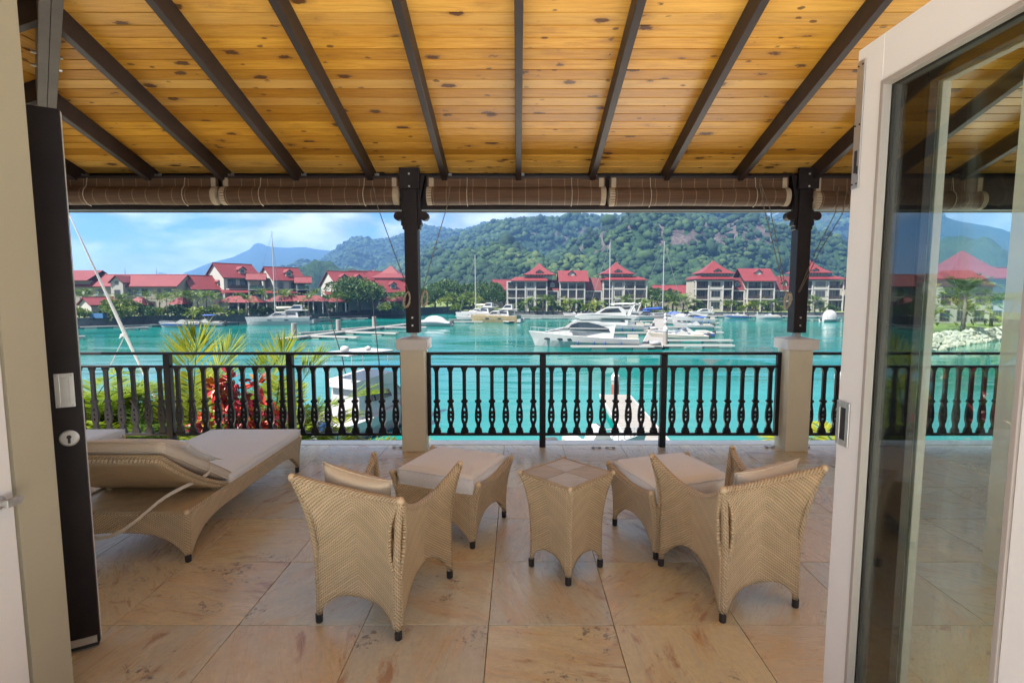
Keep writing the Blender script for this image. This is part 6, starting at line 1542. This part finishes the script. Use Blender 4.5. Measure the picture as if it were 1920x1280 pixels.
for px, Y, k, s in ((146, 108, 3, 1.0), (156, 109, 3, .7), (176, 110, 4, .6), (198, 112, 4, .8), (215, 111, 2, .8), (226, 110, 3, 1.2), (240, 113, 2, .8), (268, 114, 4, 1.1), (284, 113, 4, 1.0), (296, 113.5, 3, .9), (306, 115, 4, .9), (326, 116, 4, 1.2), (344, 117, 4, .9), (378, 118, 3, .9), (392, 118, 4, 1.0), (436, 121, 4, .7), (452, 122, 3, .6), (470, 121, 4, .8), (488, 123, 4, 1.0), (508, 126, 4, .8), (524, 125, 4, 1.0), (545, 129, 4, 1.2), (561, 130, 3, .9), (575, 131, 4, 1.0), (600, 137, 3, 1.0), (614, 138, 4, 1.1), (724, 145, 3, 1.0), (735, 146, 4, 1.2), (748, 148, 3, .9), (765, 150, 4, 1.0)):
    tree(k, px, 570, Y, 'low green shrub on the left quay edge below the houses', 'shrub', s, LZ, gs, rg.uniform(0, 6))
tree(5, 672, 560, 150, 'wide dark rain tree in front of the middle roof cluster', sc=1.0, zb=LZ); tree(0, 652, 560, 144, 'dark tree at the lounger side of the wide rain tree', sc=.75, zb=LZ); tree(1, 700, 560, 148, 'dark round tree at the post side of the wide rain tree', sc=.9, zb=LZ); tree(1, 612, 560, 146, 'small green tree between the white gabled house and the rain tree', sc=.6, zb=LZ)
tree(1, 745, 550, 157, 'green tree beside the big pyramid tower', sc=.8, zb=LZ)
for i, (k, px, Y, s, lb) in enumerate(((0, 815, 178, 1.0, 'dark tree right behind the middle post'), (5, 850, 190, 1.1, 'tall wide tree crowning the middle tree clump'), (0, 888, 186, 1.1, 'dark tree in the middle tree clump beside the low houses'), (1, 925, 180, 1.0, 'green tree at the tower-house end of the middle tree clump'), (1, 945, 178, .9, 'green tree touching the first tower house'), (2, 838, 172, 1.25, 'bright yellow-green tree in front of the middle tree clump'), (2, 880, 171, 1.3, 'bright green round tree behind the white catamaran'), (2, 868, 173, .9, 'small bright tree between the two bright round trees'), (3, 858, 168, 1.2, 'low bright bush on the lawn edge'), (2, 795, 174, 1.0, 'bright tree half hidden by the middle post'), (0, 1222, 185, 1.0, 'dark tree between the second tower house and the low house'), (1, 1240, 180, .8, 'green tree behind the end of the central walkway'), (0, 905, 205, 1.3, 'tree behind the low red roofed houses'), (1, 1262, 182, .9, 'green tree in front of the low gabled house'), (0, 1480, 195, 1.2, 'tree behind the veranda post on the right bank'))):
    tree(k, px, 560, Y, lb, sc=s, zb=RZ, rz=i * 1.3)
gr = 'palms on the right bank lawn'
for i, (px, k, s) in enumerate(((993, 0, 1.25), (984, 0, .9), (1028, 0, 1.35), (1038, 0, 1.0), (1018, 3, .8), (1062, 2, 1.3), (1072, 0, 1.1), (1083, 0, 1.0), (1106, 2, 1.0), (1114, 2, 1.2), (1128, 0, .9), (1171, 0, 1.4), (1180, 0, 1.0), (1204, 2, 1.2), (1212, 0, 1.1), (1252, 1, 1.0), (1262, 0, 1.3), (1280, 0, 1.5), (1303, 0, 1.1), (1268, 2, 1.2), (1290, 0, .9), (1364, 2, 1.2), (1374, 0, 1.0), (1402, 2, 1.0), (1416, 2, 1.25), (1428, 0, .9), (1450, 0, 1.1), (1459, 2, .8), (1508, 2, 1.2), (1518, 0, 1.0), (1528, 0, 1.4), (1538, 0, .9), (960, 2, .8))):
    palm(k, px, 163.5 + rg.uniform(-1.5, 3), 'coconut palm on the right bank lawn in front of the tower houses', gr, s * 1.1, RZ, rg.uniform(0, 6))
for i, px in enumerate((975, 1003, 1047, 1055, 1092, 1098, 1140, 1190, 1222, 1232, 1244, 1300, 1312, 1392, 1440, 1465, 1500, 1545, 1560)):
    tree(3 if i % 2 else 4, px, 570, 164 + rg.uniform(-1, 2), 'low green shrub on the right bank lawn', 'shrub', rg.uniform(.6, 1.1), RZ, 'shrubs on the right bank lawn', rg.uniform(0, 6))
# shore seen through the white door: boulder bank, palms
plain('boulder', (.26, .25, .22), .9, .25, .8, .4, 4)
Vb, rgb = [], random.Random(9); bm = bmesh.new()
shore = [Vector((52, 66, 0)), Vector((62, 74, 0)), Vector((78, 84, 0)), Vector((110, 92, 0)), Vector((150, 90, 0))]
for a, b in zip(shore, shore[1:]):
    n = int((b - a).length / .55)
    for i in range(n):
        for r in range(4):
            p = a.lerp(b, rgb.random()) + Vector((rgb.uniform(-.3, .3), r * .7, WATER + .1 + r * .42)); g = bmesh.ops.create_icosphere(bm, subdivisions=1, radius=rgb.uniform(.35, .7), matrix=Matrix.Translation(p) @ Matrix.Rotation(rgb.random() * 6, 4, rv(rgb)) @ Matrix.Diagonal((1.2, .9, .75, 1)))
            for v in g['verts']: v.co += rv(rgb) * .08
me = bpy.data.meshes.new('boulders'); bm.to_mesh(me); bm.free(); me.materials.append(M['boulder']); tag(link('boulder_bank', me), 'pale boulder bank at the shore seen through the white door glass', 'boulders', kind='stuff')
m = MB(); top = [(p.x, p.y + 2.6, -4.3) for p in shore]; m.poly(top + [(220, 92.6, -4.3), (220, 160, -4.3), (112, 160, -4.3)]); tag(m.build('right_shore_ground', M['lawn']), kind='structure')
for i, (x, y, k, s) in enumerate(((66, 79, 1, 1.6), (72, 86, 2, 2.0), (60, 78, 2, 1.4), (80, 90, 0, 1.6), (92, 95, 2, 1.7))):
    me, tr, h = PALMS[k]; t = thing('coconut_palm', 'palm on the boulder shore seen through the white door glass', 'palm', (x, y, -4.3), i, 'palms on the boulder shore'); t.scale = (s,) * 3; link('trunk', tr, t); link('crown', me, t, (0, 0, h))

# near garden: palms and red crotons just beyond the railing
GZ = -4.2
m_leaf('near_palm', [(.0, (.016, .045, .007)), (.4, (.050, .100, .010)), (.65, (.100, .145, .012)), (1.0, (.20, .20, .016))], .6, .35, 1.5, .12)
def near_palm(x, y, label, crown_z, specs, seed):
    t = thing('areca_palm', label, 'palm', (x, y, GZ), 0, 'palms just beyond the railing'); h = crown_z - GZ; rg = random.Random(seed)
    m = MB()
    for k in range(3):
        a = k * 2.1; m.tube([(.12 * math.cos(a), .12 * math.sin(a), -.1), (.10 * math.cos(a), .10 * math.sin(a), h * .5), (.03 * math.cos(a), .03 * math.sin(a), h)], [.055, .045, .035], 7)
    m.build('trunk', M['bark'], t)
    for (az, el, L, dr, tone) in specs:
        it = []; pts = frond(None, None, rg, L, R(az), R(el), R(dr), 88, .027, Vector((0, 0, h)), .36, tone, it, 0, .18)
        o = link('frond', quads('frond', it, M['near_palm']), t); m = MB(); m.tube(pts, [.012 * (1 - .7 * i / len(pts)) for i in range(len(pts))], 5); m.build('rachis', M['near_palm'], o, smooth=True)
    return t
def ring(n, seed, L, lo, hi, tone=.45):
    rg = random.Random(seed); return [(i * 137.5 + rg.uniform(-20, 20), rg.uniform(lo, hi), L * rg.uniform(.8, 1.15), rg.uniform(55, 110), tone + rg.uniform(-.2, .15)) for i in range(n)]
near_palm(-4.95, 7.9, 'bright yellow palm with an upright fan frond above the rail', -1.0, [(95, 84, 1.9, 14, .80), (70, 76, 1.85, 30, .74), (120, 76, 1.8, 30, .66), (95, 64, 1.7, 40, .6), (40, 60, 1.7, 55, .6), (160, 58, 1.7, 60, .55)] + ring(16, 1, 1.7, 5, 60, .5), 1)
near_palm(-3.82, 8.1, 'green palm with a fan frond behind the red croton shrubs', -1.05, [(80, 82, 1.8, 16, .68), (50, 74, 1.75, 32, .62), (115, 74, 1.7, 34, .58), (20, 55, 1.8, 55, .55)] + ring(13, 2, 1.7, 0, 55, .55), 2)
near_palm(-6.7, 8.0, 'palm with arching fronds beside the dark door', -.75, [(20, 62, 1.9, 105, .6), (60, 58, 1.9, 100, .6), (100, 65, 1.8, 90, .55)] + ring(14, 3, 1.8, 5, 60, .55), 3)
near_palm(-5.75, 7.5, 'low palm thicket below the railing beside the lounger', -1.15, ring(28, 4, 1.6, 15, 82, .5), 4)
near_palm(-4.45, 7.45, 'low palm clump below the railing near the crotons', -1.4, ring(26, 5, 1.6, 15, 82, .45), 5)
near_palm(-5.1, 7.3, 'dense low palm directly below the upright yellow frond', -1.35, ring(26, 15, 1.5, 15, 82, .5), 15)
near_palm(-6.5, 7.3, 'dense low palm behind the railing nearest the dark door', -1.3, ring(26, 16, 1.6, 15, 82, .5), 16)
near_palm(-2.95, 8.3, 'palm with one bright frond in front of the fishing boat', -1.35, [(25, 40, 1.5, 60, .85), (100, 55, 1.3, 60, .7)] + ring(9, 6, 1.4, -5, 45, .5), 6)
near_palm(-7.6, 7.4, 'palm at the terrace corner behind the dark door', -.9, ring(13, 8, 1.8, 10, 70, .5), 8)
near_palm(4.75, 7.6, 'low bright palm behind the railing beside the white door', -.75, [(190, 35, 1.2, 60, .95), (20, 30, 1.2, 60, .9), (100, 40, 1.0, 60, .85)] + ring(10, 7, 1.2, -10, 40, .7), 7)
k = NB('croton_leaf'); a_ = k.n('ShaderNodeAttribute', attribute_name='tone').outputs['Fac']
k.fin(k.ramp(a_, [(.0, (.05, .008, .014)), (.2, (.16, .010, .024)), (.45, (.36, .018, .026)), (.66, (.40, .085, .018)), (.8, (.30, .17, .015)), (.95, (.06, .10, .012))]), .35, .5); M['croton_leaf'] = k.m
def croton(x, y, label, zc, rx, rz, n, seed):
    t = thing('croton_shrub', label, 'shrub', (x, y, GZ), 0, 'red croton shrubs beyond the railing'); rg = random.Random(seed); V, Fc, T = [], [], []
    m = MB(); tips = []
    for i in range(16):
        d = rv(rg); c = Vector((d.x * rx * .8, d.y * rx * .6, zc - GZ + d.z * rz * .8)); tips.append((c, rg.random())); m.tube([(0, 0, 0), (d.x * .1, d.y * .1, (zc - GZ) * .6), tuple(c)], [.03, .02, .008], 5)
    m.build('stem', M['bark'], t)
    for i in range(n):
        c, tb = tips[rg.randrange(16)]; d = rv(rg); d = (d + Vector((0, -.25, .15))).normalized(); p = c + d * rg.uniform(.02, .10); L = rg.uniform(.09, .17); w_ = L * rg.uniform(.42, .6)
        s = d.cross(rv(rg)).normalized(); nn = d.cross(s); tn = min(1, max(0, (tb * .55 + .08) + rg.uniform(-.16, .2) + (.35 if rg.random() < .10 else 0)))
        b = len(V); bend = -nn * L * .12
        V += [p, p + d * L * .3 + s * w_ * .42 + nn * .008, p + d * L * .65 + s * w_ * .36 + bend * .4, p + d * L + bend, p + d * L * .65 - s * w_ * .36 + bend * .4, p + d * L * .3 - s * w_ * .42 + nn * .008, p + d * L * .5 - nn * .006]
        for q in range(6): Fc.append((b + q, b + (q + 1) % 6, b + 6))
        T += [tn] * 7
    me = bpy.data.meshes.new('foliage'); me.from_pydata([tuple(v) for v in V], [], Fc); a = me.attributes.new('tone', 'FLOAT', 'POINT'); a.data.foreach_set('value', T); me.materials.append(M['croton_leaf']); me.update()
    o = link('foliage', me, t); o['kind'] = 'stuff'; return t
croton(-4.15, 7.35, 'tall red and orange croton shrub behind the railing', -.08, .36, .78, 480, 1); croton(-3.6, 7.3, 'dark red croton shrub nearest the fishing boat', -.15, .30, .65, 380, 2); croton(-3.9, 7.15, 'low crimson croton shrub between the taller crotons', -.40, .5, .5, 420, 3)

number('palms along the left quay', '%s small palm along the left quay counted from the dark door')
number('yellow weeping palms on the left quay', '%s yellow-green weeping palm clump on the left quay counted from the dark door')
number('shrubs along the left quay', '%s low green shrub on the left quay edge counted from the dark door')
number('palms on the right bank lawn', '%s coconut palm on the right bank lawn counted from the middle post')
number('shrubs on the right bank lawn', '%s low shrub on the right bank lawn counted from the middle post')
number('palms on the boulder shore', '%s palm on the boulder shore behind the door glass, counted along the shore')
